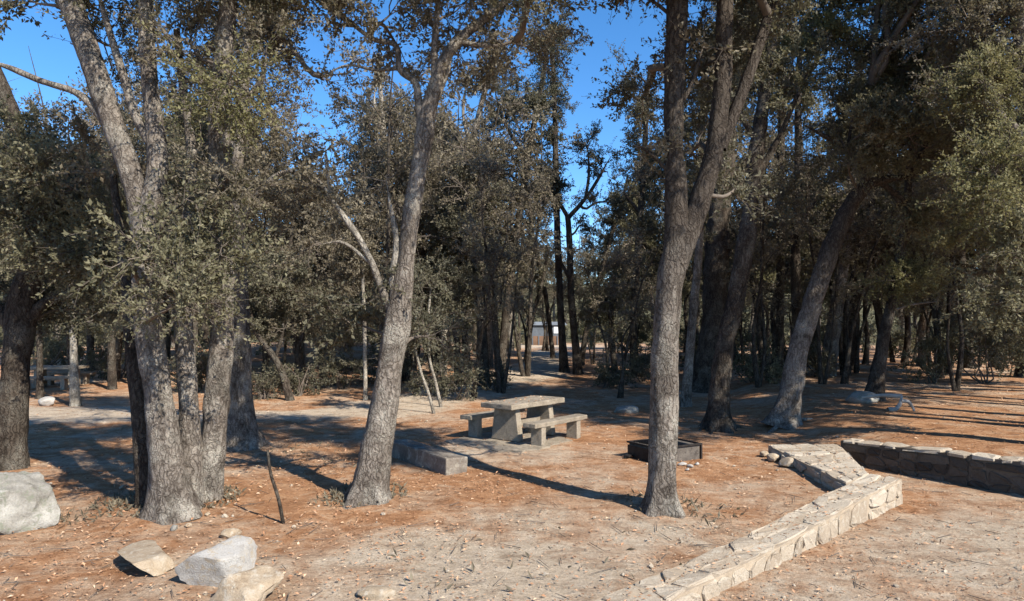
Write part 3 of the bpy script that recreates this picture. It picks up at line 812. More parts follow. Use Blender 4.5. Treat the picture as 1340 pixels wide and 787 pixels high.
tree('leaning centre oak with pale forked branches next to the stone block',
     [[(481, 652, 66), (486, 622, 50), (497, 560, 45), (508, 500, 41), (515, 450, 40), (522, 410, 37), (530, 350, 29), (538, 290, 27), (547, 230, 27), (556, 180, 29), (566, 130, 24), (585, 75, 18), (614, 40, 14), (650, 10, 10), (692, -40, 8), (710, -120, 5)]],
     [['bark_pale', (516, 412, 19), (500, 380, 13), (485, 340, 11), (465, 305, 10), (440, 270, 8), (415, 235, 6), (385, 215, 5), (345, 222, 4)], ['bark_pale', (519, 405, 15), (514, 365, 13), (519, 320, 10), (511, 270, 7), (505, 230, 5)],
      ['bark_pale', (440, 271, 6), (430, 240, 5), (425, 190, 4)], ['bark_pale', (485, 345, 6), (450, 318, 5), (420, 320, 3)],
      [(554, 180, 16), (549, 130, 12), (545, 108, 11), (524, 92, 9), (519, 60, 8), (486, 50, 7), (440, 10, 6), (405, -30, 5)], [(521, 90, 6), (490, 92, 5), (455, 86, 4), (420, 100, 3)], [(571, 120, 14), (570, 60, 11), (575, 0, 9), (580, -90, 6)],
      ['bark_pale', (570, 135, 9), (586, 95, 7), (592, 50, 5)], [(600, 55, 8), (650, 60, 6), (690, 45, 4)]],
     [(430, 30, 0, 75, 40, .55, 'leaf_brown'), (510, 20, .2, 70, 45, .5, 'leaf_brown'), (590, 20, .2, 70, 45, .5, 'leaf_brown'), (400, -50, 0, 120, 50, .7), (560, -90, 0, 150, 60, .9), (480, -150, .2, 150, 70, .5), (680, -130, .5, 110, 70, .8), (670, -235, -2.1, 150, 80, .9), (705, -58, -1.7, 95, 46, 1.1, 'leaf_dark'), (680, -30, .2, 90, 45, .6), (470, 425, .5, 62, 40, .75, 'leaf_dark'), (560, 440, .8, 48, 36, .7, 'leaf_dark'), (440, 250, .2, 55, 40, .28, 'leaf_brown'),  # unseen high masses towards the sun, added to shade the upper trunk
      (655, 60, .4, 60, 50, .6, 'leaf_brown'), (520, 60, 1.0, 50, 40, .4, 'leaf_brown'), (600, 70, .8, 44, 34, .35, 'leaf_brown'), (340, 40, .4, 60, 40, .5, 'leaf_brown'), (380, 240, .4, 55, 45, .45, 'leaf_brown'), (505, 395, .3, 40, 30, .5, 'leaf_dark')], seed=24, ns=24, leaf='leaf', bark='bark')

tree('straight grey pine trunk forking into two dark stems beside the fire pit',
     [[(865, 667, 60), (866, 640, 47), (868, 560, 42), (870, 460, 40), (873, 395, 42), (880, 350, 46), (884, 318, 34), (886, 300, 22)]],
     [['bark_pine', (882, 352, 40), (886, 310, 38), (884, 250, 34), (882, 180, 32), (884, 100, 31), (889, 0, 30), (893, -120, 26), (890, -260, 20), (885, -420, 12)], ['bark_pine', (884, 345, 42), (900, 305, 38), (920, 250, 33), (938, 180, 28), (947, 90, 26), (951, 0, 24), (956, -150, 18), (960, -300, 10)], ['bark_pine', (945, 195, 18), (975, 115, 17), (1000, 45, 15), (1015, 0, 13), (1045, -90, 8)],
      ['bark_pine', (888, 30, 6), (860, 6, 5), (830, -8, 4), (790, -12, 3)], ['bark_pine', (884, 150, 8), (905, 110, 7), (920, 60, 5)], ['bark_pine', (880, 230, 7), (850, 200, 5), (830, 190, 4)]],
     [(820, 4, .2, 46, 22, .7, 'leaf_dark'), (870, -70, 0, 150, 60, .85, 'leaf_dark'), (1000, -60, .2, 140, 60, .85, 'leaf_dark'), (910, 90, .8, 55, 80, .6, 'leaf_dark'), (985, 60, .5, 60, 60, .7), (905, 200, .9, 50, 60, .5, 'leaf_dark'), (900, -250, 0, 180, 110, .8, 'leaf_dark'), (840, 130, 2.0, 42, 50, .45, 'leaf_dark'), (1080, -130, -2.0, 110, 60, 1.0, 'leaf_dark'), (1180, -210, -2.4, 120, 70, 1.0, 'leaf_dark'), (1010, -200, -1.2, 130, 80, 1.0, 'leaf_dark'), (960, 250, .6, 40, 40, .4, 'leaf_dark')],  # unseen overhead masses on the sun side, added to shade the forked stems
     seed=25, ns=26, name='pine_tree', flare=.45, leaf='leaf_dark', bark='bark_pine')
for o in TREES['straight grey pine trunk forking into two dark stems beside the fire pit'].children: pass

tree('dark oak with exposed spreading roots behind the straight pine',
     [[(942, 560, 44), (941, 525, 32), (949, 450, 29), (965, 380, 27), (980, 290, 25), (990, 200, 23), (1005, 90, 19), (1016, 0, 16), (1020, -120, 12), (1015, -240, 8)]],
     [[(985, 240, 12), (1020, 180, 9), (1050, 110, 7), (1080, 60, 5)], [(992, 190, 10), (960, 130, 8), (940, 60, 6)]],
     [(1030, 110, 0, 62, 62, .75), (960, 60, .4, 60, 60, .7, 'leaf_dark'), (1050, 40, .3, 70, 60, .7, 'leaf_yellow'), (1000, -80, 0, 120, 70, .9, 'leaf_dark'), (1080, -110, .4, 150, 80, 1.1), (940, -150, .3, 150, 80, 1.1, 'leaf_dark'), (1060, -200, -1, 160, 80, 1.1), (870, -110, .5, 120, 70, 1.0, 'leaf_dark'), (1010, 260, .8, 42, 42, .45, 'leaf_dark')], seed=26, ns=18, bark='bark_dark', roots=6, flare=.5)  # unseen top masses enlarged to shade the woods behind

tree('very thick almost black trunk between the straight pine and the rooted oak',
     [[(922, 512, 46), (932, 440, 38), (936, 380, 36), (939, 300, 33), (950, 200, 27), (962, 100, 22), (972, 0, 18), (980, -100, 12)]], [],
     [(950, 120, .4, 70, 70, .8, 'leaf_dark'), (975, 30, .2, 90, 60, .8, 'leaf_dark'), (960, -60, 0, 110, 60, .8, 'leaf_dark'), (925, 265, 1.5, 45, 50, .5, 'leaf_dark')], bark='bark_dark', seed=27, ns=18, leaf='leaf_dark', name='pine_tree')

tree('slanting grey oak leaning over the bank beyond the stone wall, crooked at the top',
     [[(1024, 556, 54), (1033, 522, 33), (1048, 450, 30), (1065, 390, 28), (1080, 345, 26), (1090, 318, 18)]],
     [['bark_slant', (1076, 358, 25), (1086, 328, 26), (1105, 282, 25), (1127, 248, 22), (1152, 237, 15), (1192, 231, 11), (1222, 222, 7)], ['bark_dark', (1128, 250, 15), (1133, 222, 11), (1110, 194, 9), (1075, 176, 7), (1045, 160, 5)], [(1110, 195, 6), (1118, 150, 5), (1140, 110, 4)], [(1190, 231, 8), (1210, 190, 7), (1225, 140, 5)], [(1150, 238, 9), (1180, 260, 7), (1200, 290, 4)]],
     [(1200, 200, 0, 80, 50, .6), (1095, 145, .3, 60, 48, .6), (1175, 130, .4, 80, 60, .6), (1090, 200, .6, 50, 40, .45, 'leaf_dark'), (1150, 60, .4, 100, 60, .7), (1170, -60, .2, 150, 70, 1.1), (1260, -40, -.8, 120, 70, 1.1), (1290, -110, -2, 150, 80, 1.1), (1180, -150, -1, 150, 80, 1.1), (1190, 178, -1.2, 75, 36, 1.1), (1140, 160, -1.0, 50, 34, .8), (1110, 215, -.8, 30, 24, .5), (1230, 100, .2, 80, 60, .75, 'leaf_yellow'), (1180, 290, .5, 60, 40, .45)], seed=28, bark='bark_slant', ns=20, flare=.5, roots=3)  # unseen top and sunward masses added to shade upper trunk and woods

tree('thin leaning dark oak on the right bank next to the mossy rock',
     [[(1143, 524, 30), (1150, 480, 20), (1157, 440, 18), (1168, 390, 15), (1182, 310, 12), (1190, 230, 10), (1196, 150, 7), (1200, 80, 5)]], [[(1172, 370, 8), (1200, 345, 6), (1225, 340, 4)], [(1186, 280, 6), (1160, 240, 5), (1150, 200, 3)]],
     [(1185, 362, -.4, 52, 30, 1.1, 'leaf_yellow'), (1215, 300, .2, 60, 50, .6), (1190, 190, .2, 70, 60, .6), (1170, 90, 0, 80, 60, .7), (1225, 395, .2, 34, 26, .6)], bark='bark_dark', seed=29, ns=14)

tree('big sunlit olive leaved oak beyond the retaining wall at the far right edge',
     [[(1395, 585, 60), (1390, 500, 46), (1380, 400, 40), (1372, 300, 36), (1360, 200, 30), (1340, 80, 24), (1325, -40, 18), (1320, -160, 10)]],
     [[(1376, 330, 22), (1340, 290, 17), (1300, 265, 12), (1265, 240, 8)], [(1385, 430, 18), (1350, 390, 13), (1310, 375, 9)], [(1362, 210, 20), (1320, 160, 14), (1280, 130, 10), (1245, 120, 6)], [(1340, 90, 14), (1300, 50, 10), (1260, 30, 7)]],
     [(1300, 230, -.8, 66, 58, 1.15, 'leaf_yellow'), (1295, 110, -.3, 80, 50, 1.0, 'leaf_yellow'), (1330, 330, -.4, 50, 40, 1.0), (1310, 395, 0, 56, 36, 1.0), (1275, 300, .4, 50, 50, .8, 'leaf_yellow'), (1270, 30, .2, 90, 50, .8, 'leaf_brown'), (1330, -50, 0, 130, 60, .9), (1340, 180, .6, 50, 60, .9), (1350, 450, .4, 40, 30, .6)], seed=30, ns=18, leaf='leaf')

# ---- slimmer trees of the middle distance: (label, stems, limbs, crown spots, bark, leaf)
MID = [
 ('slender dark trunk directly behind the picnic tabletop, leaning to the sky gap', [(655, 494, 15), (661, 420, 12), (672, 330, 11), (684, 250, 10), (697, 170, 9), (712, 90, 7), (724, 30, 5)], [[(690, 210, 6), (660, 160, 5), (645, 110, 3)]], [(700, 140, 46, 46, .6), (720, 60, 46, 46, .55), (660, 140, 46, 46, .5), (640, 230, 50, 40, .6)], 'bark_dark', 'leaf_dark'),
 ('dark upright trunk in front of the far clearing, tallest beside the sky gap', [(739, 488, 15), (735, 430, 12), (732, 370, 11), (729, 290, 10), (727, 200, 9), (725, 110, 7), (722, 50, 5)], [[(728, 250, 6), (700, 220, 5), (690, 190, 3)]], [(722, 120, 30, 50, .6), (712, 190, 34, 40, .55), (728, 250, 44, 34, .5), (716, 60, 26, 34, .5)], 'bark_dark', 'leaf_dark'),
 ('dark Y forked oak spreading its arms against the sky gap', [(757, 490, 16), (752, 440, 12), (747, 380, 11), (746, 330, 10), (743, 282, 9)], [[(744, 285, 8), (764, 262, 6), (782, 235, 5), (800, 205, 4)], [(743, 284, 7), (730, 262, 5), (718, 250, 4)], [(766, 260, 5), (770, 225, 4), (768, 190, 3)], [(748, 370, 6), (722, 320, 4)]], [(795, 225, 36, 24, .38), (770, 190, 30, 26, .25), (722, 245, 30, 22, .5), (805, 265, 34, 22, .6), (775, 300, 40, 26, .35)], 'bark_dark', 'leaf_dark'),
 ('thin dark oak slanting away from the foot of the Y forked oak', [(760, 478, 10), (768, 430, 8), (782, 375, 8), (800, 310, 7), (812, 270, 5), (822, 230, 4)], [[(785, 365, 5), (810, 330, 4)]], [(812, 290, 34, 30, .7), (835, 250, 30, 30, .6), (805, 345, 34, 26, .6), (840, 320, 36, 40, .6)], 'bark_dark', 'leaf'),
 ('thin crooked trunk crossing in front of the slate blue shed', [(724, 470, 8), (716, 400, 7), (706, 350, 7), (697, 300, 6), (692, 250, 4)], [[(708, 360, 4), (725, 330, 3)]], [(690, 300, 34, 30, .5), (700, 250, 34, 30, .5), (672, 340, 28, 28, .4)], 'bark_dark', 'leaf_dark'),
 ('thin dark stem just left of the slate blue shed', [(688, 474, 8), (696, 420, 7), (709, 370, 6), (718, 330, 4)], [], [(712, 335, 26, 20, .4), (700, 360, 24, 18, .35)], 'bark_dark', 'leaf_dark'),
 ('paired dark trunk behind the bench end of the picnic table, nearer one', [(634, 506, 19), (631, 440, 16), (629, 380, 15), (628, 310, 13), (632, 240, 10), (640, 180, 7)], [[(629, 330, 8), (600, 290, 6)]], [(610, 380, 36, 34, .9), (600, 300, 50, 40, .8), (645, 330, 34, 40, .7), (630, 250, 50, 40, .7)], 'bark_dark', 'leaf_dark'),
 ('paired dark trunk behind the bench end of the picnic table, thinner one', [(613, 500, 13), (608, 430, 11), (602, 370, 10), (601, 300, 9), (610, 230, 7)], [], [(590, 340, 40, 36, .8), (585, 280, 40, 36, .7), (605, 400, 36, 36, .8)], 'bark_dark', 'leaf'),
 ('pale slender oak curving up between the centre oak and the sky gap', [(579, 490, 12), (583, 420, 10), (590, 350, 10), (601, 290, 9), (613, 220, 9), (622, 170, 9), (638, 110, 7), (655, 60, 5)], [[(618, 200, 6), (606, 150, 5), (612, 100, 4)], [(624, 165, 6), (645, 150, 4), (665, 130, 3)]], [(640, 90, 40, 36, .4), (608, 120, 34, 30, .35), (560, 300, 50, 50, .8), (580, 230, 46, 40, .7), (660, 130, 34, 30, .4)], 'bark_pale', 'leaf_brown'),
 ('pale double topped oak directly behind the centre oak', [(519, 500, 13), (514, 420, 11), (510, 340, 11), (505, 260, 10), (503, 190, 9), (498, 120, 7), (494, 70, 5)], [[(505, 230, 7), (492, 170, 6), (490, 110, 4)], [(504, 210, 6), (525, 160, 4)]], [(500, 150, 36, 44, .45), (470, 290, 56, 50, .75), (540, 250, 40, 50, .6), (510, 220, 44, 40, .55)], 'bark_pale', 'leaf_brown'),
 ('dark trunk half hidden behind the straight pine on its table side', [(829, 494, 12), (829, 420, 11), (834, 340, 11), (840, 250, 10), (845, 160, 8), (850, 90, 6)], [[(838, 280, 6), (815, 250, 5)]], [(838, 150, 36, 46, .5), (820, 100, 26, 36, .4), (845, 220, 34, 40, .65), (820, 200, 26, 30, .4), (850, 300, 26, 34, .5)], 'bark_dark', 'leaf_dark'),
 ('short dark oak between the Y forked oak and the straight pine', [(805, 492, 10), (801, 440, 8), (799, 400, 8), (803, 360, 6)], [[(800, 410, 5), (785, 380, 4)], [(800, 400, 5), (822, 370, 4)]], [(800, 385, 42, 28, .9), (825, 360, 34, 30, .8), (785, 410, 30, 22, .6), (815, 420, 36, 22, .5)], 'bark_dark', 'leaf'),
 ('slim grey trunk close on the right of the straight pine', [(896, 532, 17), (902, 470, 14), (908, 400, 13), (915, 330, 12), (918, 240, 10), (920, 150, 8), (925, 70, 5)], [], [(900, 200, 36, 44, .5), (925, 130, 40, 44, .6), (915, 300, 30, 34, .4)], 'bark', 'leaf_dark'),
 ('tall thin trunk between the rooted oak and the slanting oak, darker one', [(1020, 494, 13), (1021, 400, 12), (1022, 300, 12), (1022, 200, 11), (1025, 100, 9), (1027, 20, 6)], [[(1022, 250, 6), (995, 220, 4)], [(1022, 180, 6), (1050, 150, 4)]], [(1015, 210, 34, 44, .4), (1035, 130, 40, 44, .5), (1010, 60, 40, 44, .6), (1000, 330, 30, 26, .6)], 'bark_dark', 'leaf_dark'),
 ('tall thin trunk between the rooted oak and the slanting oak, closer to the slanting one', [(1044, 500, 16), (1042, 420, 14), (1041, 330, 14), (1044, 230, 13), (1045, 130, 10), (1047, 40, 7)], [[(1042, 300, 7), (1070, 260, 5)]], [(1060, 230, 34, 40, .5), (1045, 120, 46, 50, .6), (1060, 50, 46, 44, .6), (1075, 300, 34, 26, .45)], 'bark_dark', 'leaf'),
 ('stout grey trunk behind the slanting oak, nearer of two', [(1082, 492, 25), (1092, 420, 21), (1101, 360, 19), (1109, 300, 16), (1116, 210, 12), (1120, 120, 8)], [], [(1120, 190, 46, 46, .6), (1130, 110, 60, 50, .7), (1090, 270, 36, 34, .5), (1140, 280, 44, 34, .6)], 'bark', 'leaf'),
 ('stout dark trunk behind the slanting oak, farther of two', [(1116, 484, 18), (1117, 420, 16), (1119, 350, 14), (1123, 280, 11), (1130, 200, 8)], [], [(1130, 260, 46, 40, .7), (1145, 190, 50, 44, .7), (1110, 330, 34, 26, .6)], 'bark_dark', 'leaf_dark'),
 ('lone thin dark stem right of the thin leaning oak above the bushes', [(1213, 476, 9), (1212, 400, 8), (1211, 330, 8), (1213, 260, 6), (1218, 200, 4)], [], [(1220, 240, 46, 44, .7), (1240, 300, 44, 36, .8), (1210, 330, 40, 30, .7)], 'bark_dark', 'leaf'),
 ('dark oak deep in the shade above the bushes at the right edge', [(1268, 482, 16), (1264, 420, 14), (1258, 350, 12), (1262, 270, 10), (1270, 190, 7)], [[(1260, 370, 7), (1290, 330, 5)]], [(1260, 350, 56, 40, 1.0), (1290, 400, 50, 36, 1.0), (1270, 250, 60, 50, .9), (1300, 310, 50, 40, .9), (1280, 170, 60, 50, .8)], 'bark_dark', 'leaf_dark'),
 ('pale crooked sapling stem leaning left beside the kerb block', [(569, 542, 5), (560, 512, 4.5), (550, 484, 4), (541, 440, 3.5), (538, 390, 3)], [], [(540, 440, 36, 26, .9), (535, 390, 36, 30, .8)], 'bark_pale', 'leaf_dark'),
 ('upright pale sapling stem behind the kerb block', [(578, 534, 5), (570, 500, 4.5), (562, 468, 4), (561, 420, 3.5), (566, 370, 3)], [], [(565, 420, 36, 28, .9), (566, 370, 36, 30, .8)], 'bark_pale', 'leaf_dark'),
 ('dark bent oak curving over the dirt path behind the multi-stemmed oak', [(380, 524, 12), (372, 496, 11), (360, 470, 10), (345, 450, 9), (330, 425, 8), (322, 390, 6)], [[(360, 470, 6), (372, 430, 5)]], [(345, 420, 44, 34, .9), (370, 370, 56, 40, .9), (330, 360, 44, 40, .8)], 'bark_dark', 'leaf_dark'),
 ('dark trunk beyond the dirt path just left of the centre oak, leaning one', [(399, 506, 11), (391, 460, 10), (382, 410, 9), (378, 350, 8), (385, 280, 6)], [], [(400, 400, 56, 36, 1.0), (385, 330, 60, 44, .9), (400, 270, 60, 44, .8)], 'bark_dark', 'leaf_brown'),
 ('dark trunk beyond the dirt path just left of the centre oak, upright one', [(424, 504, 12), (419, 450, 10), (415, 390, 9), (418, 320, 8), (425, 250, 6)], [], [(440, 380, 56, 40, .9), (430, 310, 60, 44, .8), (445, 430, 50, 30, .9)], 'bark_dark', 'leaf_brown'),
 ('thin pale trunk close behind the left side of the centre oak', [(478, 524, 7), (478, 480, 6), (477, 420, 6), (474, 350, 5), (470, 290, 4)], [], [(470, 350, 46, 40, .8), (460, 300, 46, 40, .7)], 'bark_pale', 'leaf_brown'),
 ('slender dark tree between the shaded edge oak and the distant picnic table', [(52, 522, 11), (52, 470, 9), (51, 410, 8), (55, 340, 7), (60, 260, 5)], [], [(60, 380, 50, 40, .8), (70, 310, 56, 44, .8), (50, 240, 60, 44, .7)], 'bark_dark', 'leaf'),
 ('pale trunk at the end of the distant picnic table', [(98, 532, 15), (97, 480, 12), (95, 430, 10), (92, 370, 9), (98, 290, 7), (105, 220, 5)], [], [(110, 360, 56, 40, .8), (100, 300, 60, 44, .8), (110, 230, 60, 44, .7), (120, 420, 46, 26, .6)], 'bark_pale', 'leaf'),
 ('dark trunk in the gap between distant picnic table and multi-stemmed oak', [(147, 510, 13), (146, 450, 11), (148, 380, 10), (144, 300, 8), (150, 220, 6)], [], [(150, 400, 46, 36, .9), (155, 330, 56, 46, .8), (150, 250, 60, 46, .8), (140, 180, 50, 40, .6)], 'bark_dark', 'leaf_brown'),
]
for k, (lab, st, li, ms, bk, lf) in enumerate(MID):
    tree(lab, [st], li, [(a, b, RNG.uniform(-.5, .8), c, e, f * 1.05) for a, b, c, e, f in ms], bark=bk, leaf=lf, seed=60 + k, ns=12, flare=.35, step=.14, name='sapling' if 'sapling' in lab else 'oak_tree', group='slim trees of the middle distance', lump=.08, wood=1.4)

# ================================================================== SHRUBS
def shrub(label, px, py, d, wpx, hpx, leaf, seed, n=None, name='shrub', group='bushes of the undergrowth', cover=.85):
    rng = np.random.default_rng(seed)
    x = (px - CX) / FPX * d; z = g1(x, d); base = np.array([x, d, z])
    T = thing(name, label, 'bush', base, 0, group)
    w, h = wpx / 2 / FPX * d, hpx / FPX * d
    sm = Acc(); cr = Acc()
    for k in range(7):
        e = np.array([rng.uniform(-.7, .7) * w, rng.uniform(-.6, .6) * w, rng.uniform(.45, .95) * h])
        P = bow(np.array([rng.normal() * .06, rng.normal() * .06, -.04]), e, rng, 8, .12, .05)
        V, F = tube(P, np.linspace(.02, .006, 8) * (1 + .02 * d), 6, .05, k); sm.add(V, F)
        LL = .042 + .0017 * d
        rad = np.array([w * .55, w * .55, h * .36])
        nl = int(np.clip(cover * np.pi * w * h * .5 / 7 * 2 / (LL * LL * .143), 80, 6000))
        fill_mass(cr, P[3:], np.array([e[0], e[1], e[2] * .72]), rad, nl, LL, rng)
    sm.build('stem', [M['twig']], T); cr.build('foliage', [M['twig'], M[leaf]], T, 'mat0')
SH = [
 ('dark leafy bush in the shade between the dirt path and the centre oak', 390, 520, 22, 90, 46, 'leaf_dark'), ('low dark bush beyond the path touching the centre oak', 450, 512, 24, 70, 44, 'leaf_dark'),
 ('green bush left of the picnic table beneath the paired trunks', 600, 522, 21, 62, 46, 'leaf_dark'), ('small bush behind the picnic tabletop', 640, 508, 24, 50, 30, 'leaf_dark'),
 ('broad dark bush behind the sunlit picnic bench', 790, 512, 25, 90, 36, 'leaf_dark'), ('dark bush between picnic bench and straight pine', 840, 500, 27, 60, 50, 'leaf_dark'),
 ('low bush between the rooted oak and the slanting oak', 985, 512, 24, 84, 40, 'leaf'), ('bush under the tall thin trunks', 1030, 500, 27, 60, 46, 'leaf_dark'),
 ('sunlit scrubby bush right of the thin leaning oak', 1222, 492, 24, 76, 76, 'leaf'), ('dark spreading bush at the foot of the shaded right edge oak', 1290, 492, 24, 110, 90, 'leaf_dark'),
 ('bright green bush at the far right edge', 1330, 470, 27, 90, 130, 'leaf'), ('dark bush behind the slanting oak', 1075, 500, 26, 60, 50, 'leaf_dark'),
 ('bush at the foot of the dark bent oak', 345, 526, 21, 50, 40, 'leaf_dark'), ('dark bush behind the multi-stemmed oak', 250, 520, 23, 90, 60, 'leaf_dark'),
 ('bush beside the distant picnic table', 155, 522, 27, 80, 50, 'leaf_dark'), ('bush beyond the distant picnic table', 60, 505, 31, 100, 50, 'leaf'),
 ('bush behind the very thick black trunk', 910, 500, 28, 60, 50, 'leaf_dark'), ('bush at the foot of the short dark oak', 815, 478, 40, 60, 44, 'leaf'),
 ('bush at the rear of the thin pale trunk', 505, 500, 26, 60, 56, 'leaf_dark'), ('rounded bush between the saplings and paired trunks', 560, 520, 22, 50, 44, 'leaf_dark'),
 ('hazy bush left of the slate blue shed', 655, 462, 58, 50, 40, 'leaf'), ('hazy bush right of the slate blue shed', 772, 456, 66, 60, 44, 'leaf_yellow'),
]
for k, (lab, px, py, d, w, h, lf) in enumerate(SH):
    shrub(lab, px, py, d, w, h, lf, 300 + k)

# ================================================================== WOODS BEHIND: copies of six kinds of tree
def proto(seed, h, leaf, bark, lean, spread, label, group):
    rng = np.random.default_rng(seed)
    T = thing('oak_tree', label, 'tree', (0, 0, 0), 0, group)
    C = np.array([[0, 0, -.1, .17 * h / 9], [lean * .1, 0, h * .2, .13 * h / 9], [lean * .35 + rng.normal() * .2, rng.normal() * .2, h * .45, .11 * h / 9], [lean * .7, rng.normal() * .3, h * .7, .075 * h / 9], [lean, 0, h * .93, .03]])
    S = spline(C, 46); S[:, :2] += np.stack([vnoise(S[:, :3], .8, seed), vnoise(S[:, :3], .8, seed + 1)], 1) * .1
    V, F = tube(S[:, :3], S[:, 3], 11, .1, seed, .4, .3); quads('trunk', V, F, M[bark], T)
    acc = Acc(); nb = 9
    for k in range(nb):
        f = .42 + .55 * (k + .5) / nb; i = int(f * 45)
        a = S[i, :3]; th = k * 2.4 + rng.uniform(-.5, .5); r = spread * (1.05 - .75 * abs(f - .55)) * rng.uniform(.5, 1)
        c = a + np.array([math.cos(th) * r, math.sin(th) * r, h * rng.uniform(.04, .16)])
        P = bow(a, c, rng, 10, .14, .08); r0 = S[i, 3] * .6
        V, F = tube(P, np.linspace(r0, r0 * .3, 10), 7, .08, seed + k); quads('limb', V, F, M[bark], T)
        rad = np.array([1, 1, .72]) * spread * rng.uniform(.42, .62)
        fill_mass(acc, P[4:], c, rad * 1.1, 3200, .10, rng, wood=1.8, per=22, twig_len=(.3, .8))
    acc.build('crown', [M['twig'], M[leaf]], T, 'mat0')
    return T
ZONES = [('full crowned oak in the wood beyond the dirt path, left of centre oak', 'woodland oaks left of the centre oak'),
         ('full crowned oak in the wood between centre oak and straight pine', 'woodland oaks behind the picnic table'),
         ('full crowned oak in the wood beyond the bank, right of straight pine', 'woodland oaks beyond the right bank')]
PROTO = [proto(901, 10.5, 'leaf_brown', 'bark', .8, 2.5, *ZONES[0]), proto(902, 9.0, 'leaf_dark', 'bark_dark', -.6, 2.2, *ZONES[0]), proto(903, 12.0, 'leaf', 'bark', .3, 2.6, *ZONES[1]),
         proto(904, 8.0, 'leaf', 'bark_dark', 1.2, 2.3, *ZONES[1]), proto(905, 11.0, 'leaf_dark', 'bark_dark', -.2, 2.0, *ZONES[2]), proto(906, 9.5, 'leaf_yellow', 'bark', -.9, 2.4, *ZONES[2])]
def slim(seed, h, lean, label, group):
    rng = np.random.default_rng(seed)
    T = thing('oak_tree', label, 'tree', (0, 0, 0), 0, group); acc = Acc()
    for q in range(2):
        th = rng.uniform(0, 6.28); u = np.array([math.cos(th), math.sin(th)]); hh = h * (1 - .2 * q)
        C = [[*(u * .12 * q), -.1, .085 - .02 * q]] + [[*(u * (.1 * q + lean * f ** 1.2) + rng.normal(size=2) * .14), hh * f, (.075 - .02 * q) * (1 - .93 * f)] for f in (.2, .4, .6, .8, 1)]
        S = spline(np.array(C), 40); V, F = tube(S[:, :3], S[:, 3], 8, .12, seed + q, .3, .2); quads('trunk', V, F, M['bark_dark'], T)
        for k in range(7):
            i = int(12 + 27 * rng.random()); a = S[i, :3]; v = norm(np.array([rng.normal(), rng.normal(), .7])) * rng.uniform(.7, 1.7)
            P = bow(a, a + v, rng, 8, .2, .08); V, F = tube(P, np.linspace(S[i, 3] * .5, .006, 8), 6, .05, k); quads('limb', V, F, M['bark_dark'], T)
            fill_mass(acc, P[3:], P[-1], np.array([.75, .75, .55]), 380, .085, rng, wood=1.6, per=14, twig_len=(.3, .8), bare=.25)
    acc.build('crown', [M['twig'], M['leaf_brown']], T, 'mat0')
    return T
PROTO += [slim(951, 8.5, 1.2, *ZONES[1]), slim(952, 7.0, -1.6, *ZONES[1])]
def copy_tree(root):
    r = root.copy(); COL.objects.link(r)
    for ch in root.children:
        c = ch.copy(); c.parent = r; COL.objects.link(c)
    return r
# photo column, distance, kind, scale
SPOTS = [(-40, 26, 0, 1.0), (20, 33, 3, 1.1), (75, 38, 0, 1.0), (120, 30, 1, 1.0), (175, 27, 0, 1.05), (215, 34, 3, 1.15), (255, 25, 1, 1.05), (300, 31, 0, 1.0), (345, 28, 3, 1.0), (350, 40, 2, .85), (395, 34, 0, .72), (430, 30, 3, .75), (460, 41, 0, .72), (225, 44, 2, 1.1), (140, 46, 0, 1.2), (40, 48, 2, 1.2),
         (500, 33, 0, 1.05), (540, 31, 0, 1.1), (545, 40, 2, .95), (585, 35, 0, 1.15), (622, 42, 3, 1.1), (640, 33, 0, 1.12), (668, 46, 0, 1.15), (600, 52, 2, 1.0), (520, 50, 0, 1.0), (680, 60, 3, 1.0), (800, 48, 3, .9), (830, 38, 1, .95), (855, 52, 0, 1.0), (650, 66, 2, .95), (760, 95, 3, 1.2), (725, 98, 0, 1.1), (690, 96, 3, 1.2), (640, 88, 0, 1.1),
         (880, 34, 4, 1.1), (915, 44, 3, 1.1), (960, 34, 1, 1.1), (985, 46, 5, 1.0), (1020, 38, 4, 1.0), (1065, 33, 3, 1.15), (1070, 48, 5, 1.0), (1105, 38, 0, 1.0), (1150, 30, 4, 1.0), (1160, 44, 3, 1.2), (1205, 34, 5, 1.1), (1240, 29, 1, 1.15), (1260, 42, 3, 1.3), (1300, 33, 4, 1.2), (1330, 27, 3, 1.15), (1370, 34, 5, 1.2), (1400, 27, 0, 1.1),
  (10, 42, 1, 1.2), (90, 55, 0, 1.2), (190, 54, 3, 1.3), (270, 40, 4, 1.1), (310, 52, 0, 1.1), (370, 55, 2, .8), (410, 48, 3, .9), (480, 56, 0, .8), (450, 62, 3, .9), (565, 62, 3, 1.1), (870, 62, 3, 1.2), (905, 56, 0, 1.1), (945, 60, 4, 1.2), (990, 62, 3, 1.2), (1040, 58, 5, 1.1), (1090, 60, 0, 1.2), (1130, 56, 3, 1.2), (1180, 60, 4, 1.2), (1225, 54, 5, 1.2), (1270, 58, 3, 1.3), (1310, 50, 4, 1.2), (1345, 44, 0, 1.2), (1010, 29, 3, .9), (1185, 37, 1, 1.1), (1130, 34, 3, .95), (895, 40, 3, .9), (560, 36, 3, .8), (240, 30, 3, .9), (100, 44, 3, 1.0),
  (1620, 15, 4, 1.0), (1560, 20, 5, 1.1), (1450, 22, 2, 1.0)]  # out-of-view oaks at the right, added to shade the right background
SPOTS += [(1480, 20, 0, 1.15), (1385, 20.5, 2, 1.0), (1640, 11.5, 2, 1.15), (1760, 11, 4, 1.2), (1700, 14, 0, 1.25), (1560, 23, 2, 1.1), (1440, 25, 4, 1.2), (1440, 13.5, 4, 1.05), (1500, 17, 2, 1.0), (1620, 13, 0, 1.1)]  # more unseen oaks added on the sun side to darken the woods with shade
sl_ = np.random.default_rng(404)
